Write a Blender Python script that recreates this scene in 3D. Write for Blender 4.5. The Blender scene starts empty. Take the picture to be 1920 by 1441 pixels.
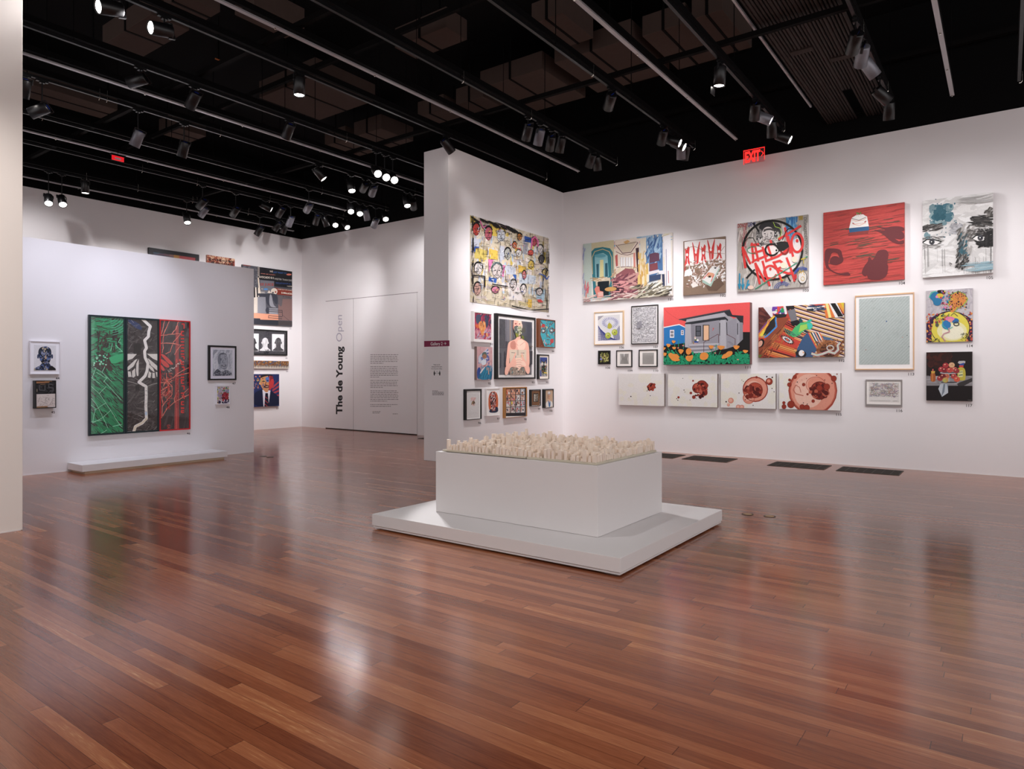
import bpy, bmesh, math, random
from mathutils import Vector, Matrix, geometry
random.seed(7)
S = bpy.context.scene
C = S.collection

# ------------------------------------------------------------ camera, world, exposure
FPX, YAW, EYE, HOR = 1264.6, math.radians(36.18), 1.5, 701.5   # focal length in px, heading, eye height, horizon row
cam_d = bpy.data.cameras.new('camera'); cam = bpy.data.objects.new('camera', cam_d); C.objects.link(cam)
cam.location = (0, 0, EYE); cam.rotation_euler = (math.pi/2, 0, YAW - math.pi/2)
cam_d.sensor_width = 36; cam_d.lens = 36*FPX/1920; cam_d.shift_y = (HOR-720.5)/1920; cam_d.clip_end = 100
S.camera = cam
W = bpy.data.worlds.new('world'); S.world = W; W.use_nodes = True
W.node_tree.nodes['Background'].inputs[0].default_value = (1.0, 0.955, 0.965, 1)
W.node_tree.nodes['Background'].inputs[1].default_value = 1.15
S.view_settings.view_transform = 'Standard'; S.view_settings.look = 'None'
S.view_settings.exposure = 0.16; S.view_settings.gamma = 1.0
S.cycles.use_denoising = True
S.cycles.max_bounces = 10; S.cycles.diffuse_bounces = 6; S.cycles.glossy_bounces = 4
S.cycles.sample_clamp_indirect = 4.0
S.cycles.use_light_tree = True
LAMP_W = 136.0          # watts of one gallery spotlight

# ------------------------------------------------------------ helpers
def lin(c): return c/12.92 if c <= 0.04045 else ((c+0.055)/1.055)**2.4
def rgb(h):
    if not isinstance(h, str): return tuple(lin(x/255) for x in h[:3])
    if len(h) == 3: h = ''.join(a*2 for a in h)
    return tuple(lin(int(h[i:i+2], 16)/255) for i in (0, 2, 4))
def tag(o, label=None, cat=None, group=None, kind=None):
    if label: o['label'] = label
    if cat: o['category'] = cat
    if group: o['group'] = group
    if kind: o['kind'] = kind
    return o
def mat(name, col, rough=0.6, metal=0.0, spec=0.5, emit=None, noise=0.0, nscale=30, bump=0.0, bscale=200):
    m = bpy.data.materials.new(name); m.use_nodes = True
    nt = m.node_tree; b = nt.nodes['Principled BSDF']
    b.inputs['Base Color'].default_value = (*rgb(col), 1)
    b.inputs['Roughness'].default_value = rough; b.inputs['Metallic'].default_value = metal
    b.inputs['Specular IOR Level'].default_value = spec
    if emit: b.inputs['Emission Color'].default_value = (*rgb(emit[0]), 1); b.inputs['Emission Strength'].default_value = emit[1]
    if noise or bump:
        tc = nt.nodes.new('ShaderNodeTexCoord')
        n = nt.nodes.new('ShaderNodeTexNoise'); n.inputs['Scale'].default_value = nscale; n.inputs['Detail'].default_value = 4
        nt.links.new(tc.outputs['Object'], n.inputs['Vector'])
        if noise:
            mx = nt.nodes.new('ShaderNodeMix'); mx.data_type = 'RGBA'
            r = rgb(col)
            mx.inputs['A'].default_value = (*[x*(1-noise) for x in r], 1); mx.inputs['B'].default_value = (*[min(1, x*(1+noise)) for x in r], 1)
            nt.links.new(n.outputs['Fac'], mx.inputs['Factor']); nt.links.new(mx.outputs['Result'], b.inputs['Base Color'])
        if bump:
            n2 = nt.nodes.new('ShaderNodeTexNoise'); n2.inputs['Scale'].default_value = bscale
            nt.links.new(tc.outputs['Object'], n2.inputs['Vector'])
            bp = nt.nodes.new('ShaderNodeBump'); bp.inputs['Strength'].default_value = bump; bp.inputs['Distance'].default_value = 0.002
            nt.links.new(n2.outputs['Fac'], bp.inputs['Height']); nt.links.new(bp.outputs['Normal'], b.inputs['Normal'])
    return m

def floor_material():
    m = bpy.data.materials.new('jarrah floorboards'); m.use_nodes = True
    nt = m.node_tree; N = nt.nodes; Lk = nt.links; b = N['Principled BSDF']
    def nd(t, **k):
        n = N.new(t)
        for a, v in k.items(): setattr(n, a, v)
        return n
    def mth(op, a, bb=None, c=None):
        n = nd('ShaderNodeMath', operation=op)
        for i, v in enumerate((a, bb, c)):
            if v is None: continue
            if isinstance(v, (int, float)): n.inputs[i].default_value = v
            else: Lk.new(v, n.inputs[i])
        return n.outputs[0]
    tc = nd('ShaderNodeTexCoord'); sp = nd('ShaderNodeSeparateXYZ'); Lk.new(tc.outputs['Object'], sp.inputs[0])
    X, Y = sp.outputs[0], sp.outputs[1]
    PW = 0.072
    xr = mth('DIVIDE', X, PW); row = mth('FLOOR', xr); fx = mth('FRACT', xr)
    wr = nd('ShaderNodeTexWhiteNoise', noise_dimensions='1D'); Lk.new(row, wr.inputs['W'])
    ln = mth('MULTIPLY_ADD', wr.outputs['Value'], 1.5, 1.3)
    yo = mth('ADD', Y, mth('MULTIPLY', wr.outputs['Value'], 37.0))
    yr = mth('DIVIDE', yo, ln); seg = mth('FLOOR', yr); fy = mth('FRACT', yr)
    wn = nd('ShaderNodeTexWhiteNoise', noise_dimensions='2D')
    cb = nd('ShaderNodeCombineXYZ'); Lk.new(row, cb.inputs[0]); Lk.new(seg, cb.inputs[1]); Lk.new(cb.outputs[0], wn.inputs['Vector'])
    rnd = wn.outputs['Value']
    # grain stretched along the boards
    gv = nd('ShaderNodeCombineXYZ')
    Lk.new(mth('MULTIPLY', X, 42.0), gv.inputs[0]); Lk.new(mth('MULTIPLY', yo, 1.6), gv.inputs[1]); Lk.new(mth('MULTIPLY', rnd, 55.0), gv.inputs[2])
    gn = nd('ShaderNodeTexNoise'); gn.inputs['Scale'].default_value = 1.0; gn.inputs['Detail'].default_value = 6; gn.inputs['Roughness'].default_value = 0.6
    gn.inputs['Distortion'].default_value = 0.8
    Lk.new(gv.outputs[0], gn.inputs['Vector'])
    fv = nd('ShaderNodeCombineXYZ')
    Lk.new(mth('MULTIPLY', X, 420.0), fv.inputs[0]); Lk.new(mth('MULTIPLY', yo, 12.0), fv.inputs[1])
    fn = nd('ShaderNodeTexNoise'); fn.inputs['Scale'].default_value = 1.0; fn.inputs['Detail'].default_value = 3
    Lk.new(fv.outputs[0], fn.inputs['Vector'])
    tone = mth('ADD', mth('MULTIPLY', rnd, 0.44), mth('MULTIPLY', gn.outputs['Fac'], 0.62))
    tone = mth('ADD', tone, mth('MULTIPLY', mth('SUBTRACT', fn.outputs['Fac'], 0.5), 0.45))
    cr = nd('ShaderNodeValToRGB'); e = cr.color_ramp.elements
    e[0].position = 0.10; e[0].color = (*rgb((88, 44, 30)), 1); e[1].position = 0.98; e[1].color = (*rgb((232, 180, 128)), 1)
    for p, c in ((0.30, (124, 68, 45)), (0.55, (148, 86, 57)), (0.80, (174, 110, 75))):
        x = e.new(p); x.color = (*rgb(c), 1)
    Lk.new(tone, cr.inputs[0])
    # joints
    jx = mth('LESS_THAN', mth('MINIMUM', fx, mth('SUBTRACT', 1.0, fx)), 0.012)
    jy = mth('LESS_THAN', mth('MULTIPLY', mth('MINIMUM', fy, mth('SUBTRACT', 1.0, fy)), ln), 0.0016)
    j = mth('MAXIMUM', jx, jy)
    mx = nd('ShaderNodeMix', data_type='RGBA'); mx.inputs['B'].default_value = (*rgb((58, 28, 22)), 1)
    Lk.new(mth('MULTIPLY', j, 0.75), mx.inputs['Factor']); Lk.new(cr.outputs[0], mx.inputs['A'])
    Lk.new(mx.outputs['Result'], b.inputs['Base Color'])
    rn = nd('ShaderNodeTexNoise'); rn.inputs['Scale'].default_value = 1.3; rn.inputs['Detail'].default_value = 5; Lk.new(tc.outputs['Object'], rn.inputs['Vector'])
    Lk.new(mth('ADD', mth('MULTIPLY', rn.outputs['Fac'], 0.08), mth('MULTIPLY_ADD', rnd, 0.02, 0.125)), b.inputs['Roughness'])
    b.inputs['Specular IOR Level'].default_value = 0.6
    bp = nd('ShaderNodeBump'); bp.inputs['Strength'].default_value = 0.06; bp.inputs['Distance'].default_value = 0.001
    hn = nd('ShaderNodeTexNoise'); hn.inputs['Scale'].default_value = 9; hn.inputs['Detail'].default_value = 3; Lk.new(tc.outputs['Object'], hn.inputs['Vector'])
    h2 = nd('ShaderNodeTexNoise'); h2.inputs['Scale'].default_value = 70; h2.inputs['Detail'].default_value = 2; Lk.new(tc.outputs['Object'], h2.inputs['Vector'])
    Lk.new(mth('ADD', mth('MULTIPLY_ADD', h2.outputs['Fac'], 0.35, mth('MULTIPLY', hn.outputs['Fac'], 0.9)), mth('MULTIPLY', fn.outputs['Fac'], 0.15)), bp.inputs['Height']); Lk.new(bp.outputs[0], b.inputs['Normal'])
    return m

M = dict(
    wall=mat('white wall paint', (233, 229, 230), 0.75, spec=0.25, noise=0.012, nscale=1.5, bump=0.15, bscale=260),
    wall_warm_lit=mat('white wall paint tinted by warm light', (232, 224, 218), 0.75, spec=0.25, noise=0.015, nscale=1.5, bump=0.15, bscale=260),  # copy of the wall white with warm lamplight put into its colour
    plinth=mat('white plinth paint', (226, 222, 221), 0.5, spec=0.35, noise=0.01, nscale=3, bump=0.08),
    skirt=mat('plinth recess plywood', (206, 186, 160), 0.6),
    black=mat('black ceiling paint', (10, 9, 10), 0.9, spec=0.1),
    beam=mat('black beam paint', (8, 7, 8), 0.8, spec=0.08),
    duct=mat('brown black duct board', (78, 65, 60), 0.9, spec=0.05, noise=0.08, nscale=12),
    tray=mat('dark tray', (14, 12, 12), 0.8, spec=0.08),
    pipe=mat('dark conduit', (58, 49, 46), 0.7, spec=0.15),
    rail=mat('black track', (12, 12, 14), 0.4, spec=0.3),
    alu=mat('grey aluminium channel', (168, 165, 168), 0.38, metal=0.4),
    chrome=mat('chrome hook', (225, 220, 210), 0.25, metal=1.0),
    can=mat('black lamp housing', (17, 16, 18), 0.36, spec=0.5, bump=0.1),
    can_grey=mat('grey lamp housing', (120, 120, 128), 0.4, metal=0.4),
    lens=mat('lit lens', (255, 250, 245), 0.3, emit=((255, 247, 240), 14.0)),
    blue=mat('blue sticker', (20, 60, 190), 0.5),
    clay=mat('cream ceramic', (242, 227, 212), 0.6, spec=0.3, noise=0.09, nscale=9, bump=0.3, bscale=90),
    slab=mat('ceramic base slab', (206, 198, 178), 0.65, noise=0.08, nscale=8),
    grille=mat('bronze floor grille', (52, 44, 36), 0.5, metal=0.3),
    brass=mat('brass floor box', (190, 160, 110), 0.35, metal=0.8),
    black_soft=mat('black sealing strip', (30, 26, 26), 0.8),
    seam=mat('door seam', (105, 92, 92), 0.8),
    floor=floor_material(),
)
def art_material(name, rough, spec, coat=0.0, lo=0.74, hi=0.94):
    m = bpy.data.materials.new(name); m.use_nodes = True; nt = m.node_tree; b = nt.nodes['Principled BSDF']
    a = nt.nodes.new('ShaderNodeAttribute'); a.attribute_name = 'paint'
    tc = nt.nodes.new('ShaderNodeTexCoord'); n = nt.nodes.new('ShaderNodeTexNoise'); n.inputs['Scale'].default_value = 60; n.inputs['Detail'].default_value = 5
    nt.links.new(tc.outputs['Object'], n.inputs['Vector'])
    hsv = nt.nodes.new('ShaderNodeHueSaturation'); hsv.inputs['Saturation'].default_value = 0.96
    mr = nt.nodes.new('ShaderNodeMapRange'); mr.inputs[3].default_value = lo; mr.inputs[4].default_value = hi
    nt.links.new(n.outputs['Fac'], mr.inputs[0]); nt.links.new(mr.outputs[0], hsv.inputs['Value'])
    nt.links.new(a.outputs['Color'], hsv.inputs['Color']); nt.links.new(hsv.outputs[0], b.inputs['Base Color'])
    b.inputs['Roughness'].default_value = rough; b.inputs['Specular IOR Level'].default_value = spec
    b.inputs['Coat Weight'].default_value = coat; b.inputs['Coat Roughness'].default_value = 0.05
    return m
M['paint'] = art_material('artist paint', 0.55, 0.3)
M['print'] = art_material('print behind glass', 0.5, 0.2, 0.0, 1.0, 1.25)
M['ink'] = art_material('vinyl lettering', 0.6, 0.3)
def glass_material():
    m = bpy.data.materials.new('picture glass'); m.use_nodes = True; nt = m.node_tree
    for n in list(nt.nodes): nt.nodes.remove(n)
    o = nt.nodes.new('ShaderNodeOutputMaterial'); t = nt.nodes.new('ShaderNodeBsdfTransparent'); g = nt.nodes.new('ShaderNodeBsdfGlossy')
    g.inputs['Roughness'].default_value = 0.02; f = nt.nodes.new('ShaderNodeLayerWeight'); f.inputs[0].default_value = 0.5
    w = nt.nodes.new('ShaderNodeMath'); w.operation = 'POWER'; w.inputs[1].default_value = 5.0
    q = nt.nodes.new('ShaderNodeMath'); q.operation = 'MULTIPLY_ADD'; q.inputs[1].default_value = 0.95; q.inputs[2].default_value = 0.05; x = nt.nodes.new('ShaderNodeMixShader')
    nt.links.new(f.outputs['Facing'], w.inputs[0]); nt.links.new(w.outputs[0], q.inputs[0])
    nt.links.new(q.outputs[0], x.inputs[0]); nt.links.new(t.outputs[0], x.inputs[1]); nt.links.new(g.outputs[0], x.inputs[2]); nt.links.new(x.outputs[0], o.inputs[0])
    return m
M['glass'] = glass_material()
_fm = {}
def flat(col, rough=0.45):
    k = (col, rough)
    if k not in _fm: _fm[k] = mat('frame finish %d' % len(_fm), col, rough, spec=0.4)
    return _fm[k]

def empty(name, loc=(0, 0, 0), rz=0.0):
    o = bpy.data.objects.new(name, None); o.empty_display_size = 0.1; C.objects.link(o); o.location = loc; o.rotation_euler = (0, 0, rz); return o
def link(name, me, m, parent=None, loc=None):
    o = bpy.data.objects.new(name, me); C.objects.link(o)
    if m is not None and not me.materials: me.materials.append(m)
    if parent is not None: o.parent = parent
    if loc is not None: o.location = loc
    return o
class MB:
    def __init__(s): s.v = []; s.f = []
    def box(s, x0, x1, y0, y1, z0, z1):
        n = len(s.v)
        s.v += [(x, y, z) for z in (z0, z1) for y in (y0, y1) for x in (x0, x1)]
        s.f += [tuple(n+i for i in q) for q in ((0, 2, 3, 1), (4, 5, 7, 6), (0, 1, 5, 4), (2, 6, 7, 3), (0, 4, 6, 2), (1, 3, 7, 5))]
        return s
    def cyl(s, a, b, r, n=12, r2=None, caps=True):
        a = Vector(a); b = Vector(b); d = (b-a).normalized(); r2 = r if r2 is None else r2
        u = d.orthogonal().normalized(); w = d.cross(u); k = len(s.v)
        for p, q in ((a, r), (b, r2)):
            for i in range(n):
                t = 2*math.pi*i/n; s.v.append(tuple(p+q*(math.cos(t)*u+math.sin(t)*w)))
        for i in range(n): j = (i+1) % n; s.f.append((k+i, k+j, k+n+j, k+n+i))
        if caps: s.f.append(tuple(k+n-1-i for i in range(n))); s.f.append(tuple(k+n+i for i in range(n)))
        return s
    def tube(s, pts, r, n=6):
        for a, b in zip(pts, pts[1:]): s.cyl(a, b, r, n)
        return s
    def lathe(s, prof, n=20):
        k = len(s.v)
        for r, z in prof:
            for i in range(n): t = 2*math.pi*i/n; s.v.append((r*math.cos(t), r*math.sin(t), z))
        for q in range(len(prof)-1):
            for i in range(n): j = (i+1) % n; s.f.append((k+q*n+i, k+q*n+j, k+(q+1)*n+j, k+(q+1)*n+i))
        return s
    def mesh(s, name, smooth=False):
        me = bpy.data.meshes.new(name); me.from_pydata(s.v, [], s.f); me.update()
        bm = bmesh.new(); bm.from_mesh(me); bmesh.ops.recalc_face_normals(bm, faces=bm.faces); bm.to_mesh(me); bm.free()
        if smooth:
            me.polygons.foreach_set('use_smooth', [len(p.vertices) == 4 for p in me.polygons]); me.update()
        return me
    def build(s, name, m, parent=None, loc=None, smooth=False, bevel=0.0):
        o = link(name, s.mesh(name, smooth), m, parent, loc)
        if bevel:
            b = o.modifiers.new('bevel', 'BEVEL'); b.width = bevel; b.segments = 2; b.limit_method = 'ANGLE'
        return o
def box(name, m, x0, x1, y0, y1, z0, z1, parent=None, bevel=0.0):
    return MB().box(x0, x1, y0, y1, z0, z1).build(name, m, parent, bevel=bevel)

# measured survey of the room (metres): turns a picture row/column into the point of a known plane of the room
FW = (math.cos(YAW), math.sin(YAW)); RT = (math.sin(YAW), -math.cos(YAW))
def ray(u, v):
    a = (u-960)/FPX
    return FW[0]+a*RT[0], FW[1]+a*RT[1], (HOR-v)/FPX
def on_x(u, v, X): r = ray(u, v); t = X/r[0]; return Vector((X, t*r[1], EYE+t*r[2]))
def on_y(u, v, Y): r = ray(u, v); t = Y/r[1]; return Vector((t*r[0], Y, EYE+t*r[2]))
def on_z(u, v, z): r = ray(u, v); t = (z-EYE)/r[2]; return Vector((t*r[0], t*r[1], z))

# ------------------------------------------------------------ the setting
XR, XF, YP, YL, YB, WH = 12.29, 12.08, 7.63, 11.71, 16.33, 5.38
def wall(name, x0, x1, y0, y1, z1=WH, m='wall', z0=0.0, bevel=0.0):
    return tag(box(name, M[m], x0, x1, y0, y1, z0, z1, bevel=bevel), kind='structure')
tag(box('floor', M['floor'], -7, 12.7, -7, 17, -0.2, 0), kind='structure')
wall('wall_right', XR, XR+0.25, -7, YP+0.3)
wall('wall_center', 8.605, XR, YP, 8.20, bevel=0.004)
wall('wall_far', XF, XF+0.35, 8.20, YB+0.3)
wall('wall_back', -7.0, XF, YB, YB+0.3)
wall('wall_display', 0.6, 7.57, YL, YL+0.42, 3.535, bevel=0.004)
wall('wall_left', -7, 2.467, 7.655, 8.2, m='wall_warm_lit', bevel=0.004)
tag(box('ceiling', M['black'], -7.3, 12.9, -7.3, 17, 7.3, 7.5), kind='structure')
# black painted upper walls over the white ones
for n, a in (('trim_1', (XR+0.02, XR+0.3, -7, 8.0)), ('trim_2', (XF+0.02, XF+0.4, 8.0, YB+0.3)), ('trim_3', (-7, XF, YB+0.02, YB+0.35))):
    wall(n, *a, z1=7.3, m='black', z0=WH+0.002)
# recessed white reveal lines at the foot of the walls
for n, a in (('baseboard_right', (XR-0.006, XR, -7, YP)), ('baseboard_center', (8.605, XR-0.01, YP-0.006, YP)), ('baseboard_back', (-7, XF, YB-0.006, YB)),
             ('baseboard_far', (XF-0.006, XF, 8.22, YB-0.01)), ('baseboard_display', (0.62, 7.56, YL-0.006, YL)), ('baseboard_left', (-7, 2.45, 7.649, 7.655))):
    wall(n, *a, z1=0.012, m='plinth')
# ------------------------------------------------------------ doors in the far wall
def door(name, y0, y1, z1=3.522):
    o = box(name, M['wall'], XF-0.012, XF-0.002, y0, y1, 0.022, z1, bevel=0.002); tag(o, kind='structure')
    return o
dl = door('door_1', 14.095, 15.245); dr = door('door_2', 11.735, 14.085)
tag(box('trim_6', M['seam'], XF-0.010, XF-0.001, 14.083, 14.097, 0.02, 3.53), kind='structure')
tag(box('trim_7', M['seam'], XF-0.006, XF-0.001, 11.72, 15.25, 3.522, 3.534), kind='structure')
tag(box('trim_8', M['black_soft'], XF-0.012, XF-0.001, 11.735, 15.245, 0.0, 0.022), kind='structure')

# ------------------------------------------------------------ floor grilles and boxes
def grille(y0, y1, x0, x1, label, n=7):
    r = empty('floor_grille', ((x0+x1)/2, (y0+y1)/2, 0)); tag(r, label, 'floor grille', 'bronze grilles set in the floor')
    hx, hy = (x1-x0)/2, (y1-y0)/2
    f = MB()
    f.box(-hx, hx, -hy, -hy+0.012, 0, 0.006); f.box(-hx, hx, hy-0.012, hy, 0, 0.006); f.box(-hx, -hx+0.012, -hy+0.012, hy-0.012, 0, 0.006); f.box(hx-0.012, hx, -hy+0.012, hy-0.012, 0, 0.006)
    for i in range(1, n): y = -hy+2*hy*i/n; f.box(-hx+0.012, hx-0.012, y-0.003, y+0.003, 0, 0.006)
    f.build('frame', M['brass'] if False else M['grille'], r)
    p = MB().box(-hx+0.012, hx-0.012, -hy+0.012, hy-0.012, 0.0, 0.002).build('pan', M['black_soft'], r)
    s = MB()
    k = int((2*hx-0.03)/0.022)
    for i in range(k): x = -hx+0.018+i*0.022; s.box(x, x+0.008, -hy+0.012, hy-0.012, 0.002, 0.005)
    s.build('slats', M['grille'], r)
grille(4.79, 5.62, 11.40, 12.02, 'dark floor grille half hidden behind the white plinth, at the right wall')
grille(3.83, 4.63, 11.42, 12.02, 'dark floor grille just right of the plinth corner, along the right wall')
grille(2.30, 3.17, 11.45, 12.05, 'dark floor grille second from the right, under the white blob canvases')
grille(1.27, 2.13, 11.45, 12.03, 'rightmost dark floor grille along the right wall')
grille(10.2, 11.08, 11.42, 11.95, 'dark floor grille peeping out left of the free-standing wall end', 7)
for (x, y, m, lab) in ((7.33, 2.23, 'brass', 'round brass floor box right of the platform, the left one of two'), (7.36, 2.01, 'brass', 'round brass floor box right of the platform, the right one of two'),
                    (7.27, 10.95, 'grille', 'round dark floor box by the end of the low display wall, the left one'), (7.27, 10.74, 'grille', 'round dark floor box by the end of the low display wall, the right one')):
    r = empty('floor_box', (x, y, 0)); tag(r, lab, 'floor box', 'round floor boxes')
    MB().lathe([(0.062, 0), (0.062, 0.002), (0.056, 0.004), (0.050, 0.0025), (0.0, 0.0025)], 28).build('ring', M['grille'], r)
    MB().lathe([(0.047, 0.0026), (0.045, 0.0036), (0.0, 0.0036)], 28).build('lid', M[m], r)

# ------------------------------------------------------------ platform, plinth, wall bench
r = empty('floor_platform', (5.6, 3.65, 0)); tag(r, 'broad low square white platform on the floor under the white plinth', 'platform')
PX0, PX1, PY0, PY1 = 4.485, 6.70, 2.29, 4.965
MB().box(PX0-5.6, PX1-5.6, PY0-3.65, PY1-3.65, 0.036, 0.145).build('deck', M['plinth'], r, bevel=0.003)
d = 0.022
MB().box(PX0-5.6+d, PX1-5.6-d, PY0-3.65+d, PY1-3.65-d, 0.012, 0.036).build('recess', M['skirt'], r)
MB().box(PX0-5.6+d*.4, PX1-5.6-d*.4, PY0-3.65+d*.4, PY1-3.65-d*.4, 0.016, 0.030).build('base_board', M['plinth'], r)
f = MB()
for x in (PX0+0.06, PX1-0.16):
    for y in (PY0+0.06, (PY0+PY1)/2, PY1-0.16): f.box(x-5.6, x+0.1-5.6, y-3.65, y+0.1-3.65, 0, 0.012)
f.build('feet', M['plinth'], r)
QX0, QX1, QY0, QY1, QZ = 4.938, 6.235, 2.73, 4.545, 0.739
tag(box('plinth', M['plinth'], QX0, QX1, QY0, QY1, 0.147, QZ, bevel=0.003), 'large white box plinth standing on the low platform under the model city', 'plinth')
r = empty('wall_bench', (5.53, 11.44, 0)); tag(r, 'long low white bench platform at the foot of the lavender wall under the triptych', 'platform')
MB().box(-1.17, 1.17, -0.27, 0.262, 0.035, 0.137).build('deck', M['plinth'], r, bevel=0.003)
MB().box(-1.12, 1.12, -0.24, 0.262, 0.0, 0.035).build('recess', M['skirt'], r)

# ------------------------------------------------------------ model city
city = empty('model_city', (5.54, 3.6, QZ)); tag(city, 'cream ceramic model of a dense city of towers covering the white plinth top', 'sculpture')
CX0, CX1, CY0, CY1 = 4.955, 6.17, 2.76, 4.475
xm, ym = 5.56, 3.47
for i, (a, b, c, d2, zb) in enumerate(((CX0+0.012, xm, CY0, ym, 0.001), (CX0, xm, ym+0.004, CY1, 0.010), (xm+0.003, CX1, CY0, ym+0.06, 0.001), (xm+0.003, CX1-0.01, ym+0.063, CY1, 0.006))):
    MB().box(a-5.54, b-5.54, c-3.6, d2-3.6, zb if i != 1 else 0.006, 0.022).build('base_slab', M['slab'], city, bevel=0.004)
def tower(mb, x, y, w, d, h, z0=0.022):
    k = random.random(); a = random.uniform(-0.12, 0.12); n0 = len(mb.v)
    if k < 0.18: mb.cyl((x, y, z0), (x, y, z0+h), w*0.55, 10)
    elif k < 0.26: mb.cyl((x, y, z0), (x, y, z0+h*0.8), w*0.5, 4); mb.cyl((x, y, z0+h*0.8), (x, y, z0+h*1.08), w*0.5, 4, 0.001)
    elif k < 0.5:
        mb.box(x-w/2, x+w/2, y-d/2, y+d/2, z0, z0+h*0.72); mb.box(x-w*.36, x+w*.36, y-d*.36, y+d*.36, z0+h*0.72, z0+h)
    elif k < 0.62:
        mb.box(x-w/2, x+w/2, y-d/2, y+d/2, z0, z0+h); mb.box(x-w*.2, x+w*.2, y-d*.2, y+d*.2, z0+h, z0+h+0.008)
    else: mb.box(x-w/2, x+w/2, y-d/2, y+d/2, z0, z0+h)
    ca, sa = math.cos(a), math.sin(a)
    for i in range(n0, len(mb.v)):
        p = mb.v[i]; dx, dy = p[0]-x, p[1]-y; t = (p[2]-z0)*0.02
        mb.v[i] = (x+dx*ca-dy*sa+t*math.sin(x*90), y+dx*sa+dy*ca+t*math.cos(y*80), p[2])
rc = random.Random(11)
cand = []
gx, gy = 0.041, 0.041
x = CX0+0.03
while x < CX1-0.02:
    y = CY0+0.025
    while y < CY1-0.02:
        cx, cy = x+rc.uniform(-.005, .005), y+rc.uniform(-.005, .005)
        fx_, fy_ = (cx-CX0)/(CX1-CX0), (cy-CY0)/(CY1-CY0)
        edge = min(fx_, 1-fx_, fy_, 1-fy_)
        street = (int((x-CX0)/gx) % 6 == 5) or (int((y-CY0)/gy) % 7 == 6)
        if not (street and rc.random() < 0.75):
            base = 0.042+0.022*min(1, edge*6)
            h = base*rc.uniform(0.5, 1.5)
            if rc.random() < 0.22: h += rc.uniform(0.01, 0.045)
            if edge > 0.15 and rc.random() < 0.10: h += rc.uniform(0.03, 0.055)
            w = rc.uniform(0.024, 0.037)
            cand.append((h, cx-5.54, cy-3.6, w, rc.uniform(0.024, 0.037)))
        y += gy
    x += gx
cand.append((0.085, CX1-0.03-5.54, CY0+0.03-3.6, 0.034, 0.032)); cand.append((0.10, CX0+0.03-5.54, CY1-0.06-3.6, 0.034, 0.034))
cand.sort(key=lambda c: -c[0]*(1.6 if c[1] < -0.35 or c[2] < -0.6 else 1))
for (h, x, y, w, d2) in cand[:100]:
    mb = MB(); tower(mb, 0, 0, w*1.12, d2*1.12, h, 0); mb.build('tower', M['clay'], city, (x, y, 0.022))
mb = MB()
for (h, x, y, w, d2) in cand[100:]: tower(mb, x, y, w, d2, h)
for _ in range(700):
    x, y = rc.uniform(CX0+.01, CX1-.01)-5.54, rc.uniform(CY0+.01, CY1-.01)-3.6; w = rc.uniform(.010, .02); mb.box(x-w/2, x+w/2, y-w/2, y+w/2, .022, .022+rc.uniform(.006, .03))
tag(mb.build('low_buildings', M['clay'], city), kind='stuff')

# ------------------------------------------------------------ ceiling: ducts, trays, conduits
def top(name, m, b, label, cat, group=None, bevel=0.0):
    cx, cy = (b[0]+b[1])/2, (b[2]+b[3])/2
    o = MB().box(b[0]-cx, b[1]-cx, b[2]-cy, b[3]-cy, b[4], b[5]).build(name, M[m], None, (cx, cy, 0), bevel=bevel)
    return tag(o, label, cat, group)
DG = 'dark air ducts under the ceiling'
for b, lab in (((9.15, 10.58, 4.5, 5.85, 6.5, 6.8), 'brown black duct section above the tall plinth side, nearest the centre of the ceiling'),
               ((9.2, 10.56, 3.68, 4.34, 6.5, 6.8), 'brown black duct section right of the middle, between two tracks'),
               ((9.17, 10.5, 3.13, 3.57, 6.5, 6.8), 'narrow brown black duct section beside the conduit rack'),
               ((9.2, 10.62, 6.12, 7.42, 6.5, 6.8), 'brown black duct section above the free-standing wall corner'),
               ((7.95, 8.82, 4.95, 5.47, 6.5, 6.8), 'small brown black duct section nearest the top middle of the photo'),
               ((9.5, 10.23, 7.6, 8.24, 6.5, 6.8), 'square duct section just above the free-standing wall, right one'),
               ((9.52, 10.22, 8.57, 9.24, 6.5, 6.8), 'square duct section just above the free-standing wall, left one'),
               ((9.5, 10.43, 10.25, 11.08, 6.5, 6.8), 'square duct section above the three bright lamps'),
               ((9.5, 10.42, 11.35, 12.03, 6.5, 6.8), 'square duct section over the far lamps'),
               ((7.28, 7.75, 6.5, 7.55, 6.5, 6.8), 'slender duct section upper left of the photo middle'),
               ((7.15, 8.48, 9.3, 10.9, 6.5, 6.8), 'broad duct section in the middle left of the ceiling'),
               ((4.6, 5.15, 9.58, 11.08, 6.5, 6.8), 'dark duct section beside the two bright lamps at upper left'),
               ((4.62, 5.14, 8.75, 9.27, 6.5, 6.8), 'dark duct section at the upper edge left of the middle'),
               ((3.6, 5.9, 13.56, 14.27, 6.5, 6.8), 'long dark duct section at far left beside the near pillar wall'),
               ((6.98, 7.65, 13.56, 14.2, 6.5, 6.8), 'long dark duct section left, over the low display wall'),
               ((5.3, 6.12, 8.2, 8.66, 6.5, 6.8), 'small dark duct section at top between two long bars')):
    cx, cy = (b[0]+b[1])/2, (b[2]+b[3])/2; t = empty('air_duct', (cx, cy, b[4])); tag(t, lab, 'duct', DG)
    hx, hy = (b[1]-b[0])/2, (b[3]-b[2])/2
    MB().box(-hx, hx, -hy, hy, 0, b[5]-b[4]).build('duct_body', M['duct'], t, bevel=0.008)
    MB().box(-hx-0.012, hx+0.012, -0.02, 0.02, -0.006, b[5]-b[4]+0.006).build('band', M['tray'], t)
    for s in (-1, 1): MB().box(s*(hx-0.02)-0.006, s*(hx-0.02)+0.006, -0.015, 0.015, b[5]-b[4], 7.27-b[4]).build('strap', M['beam'], t)
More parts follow.
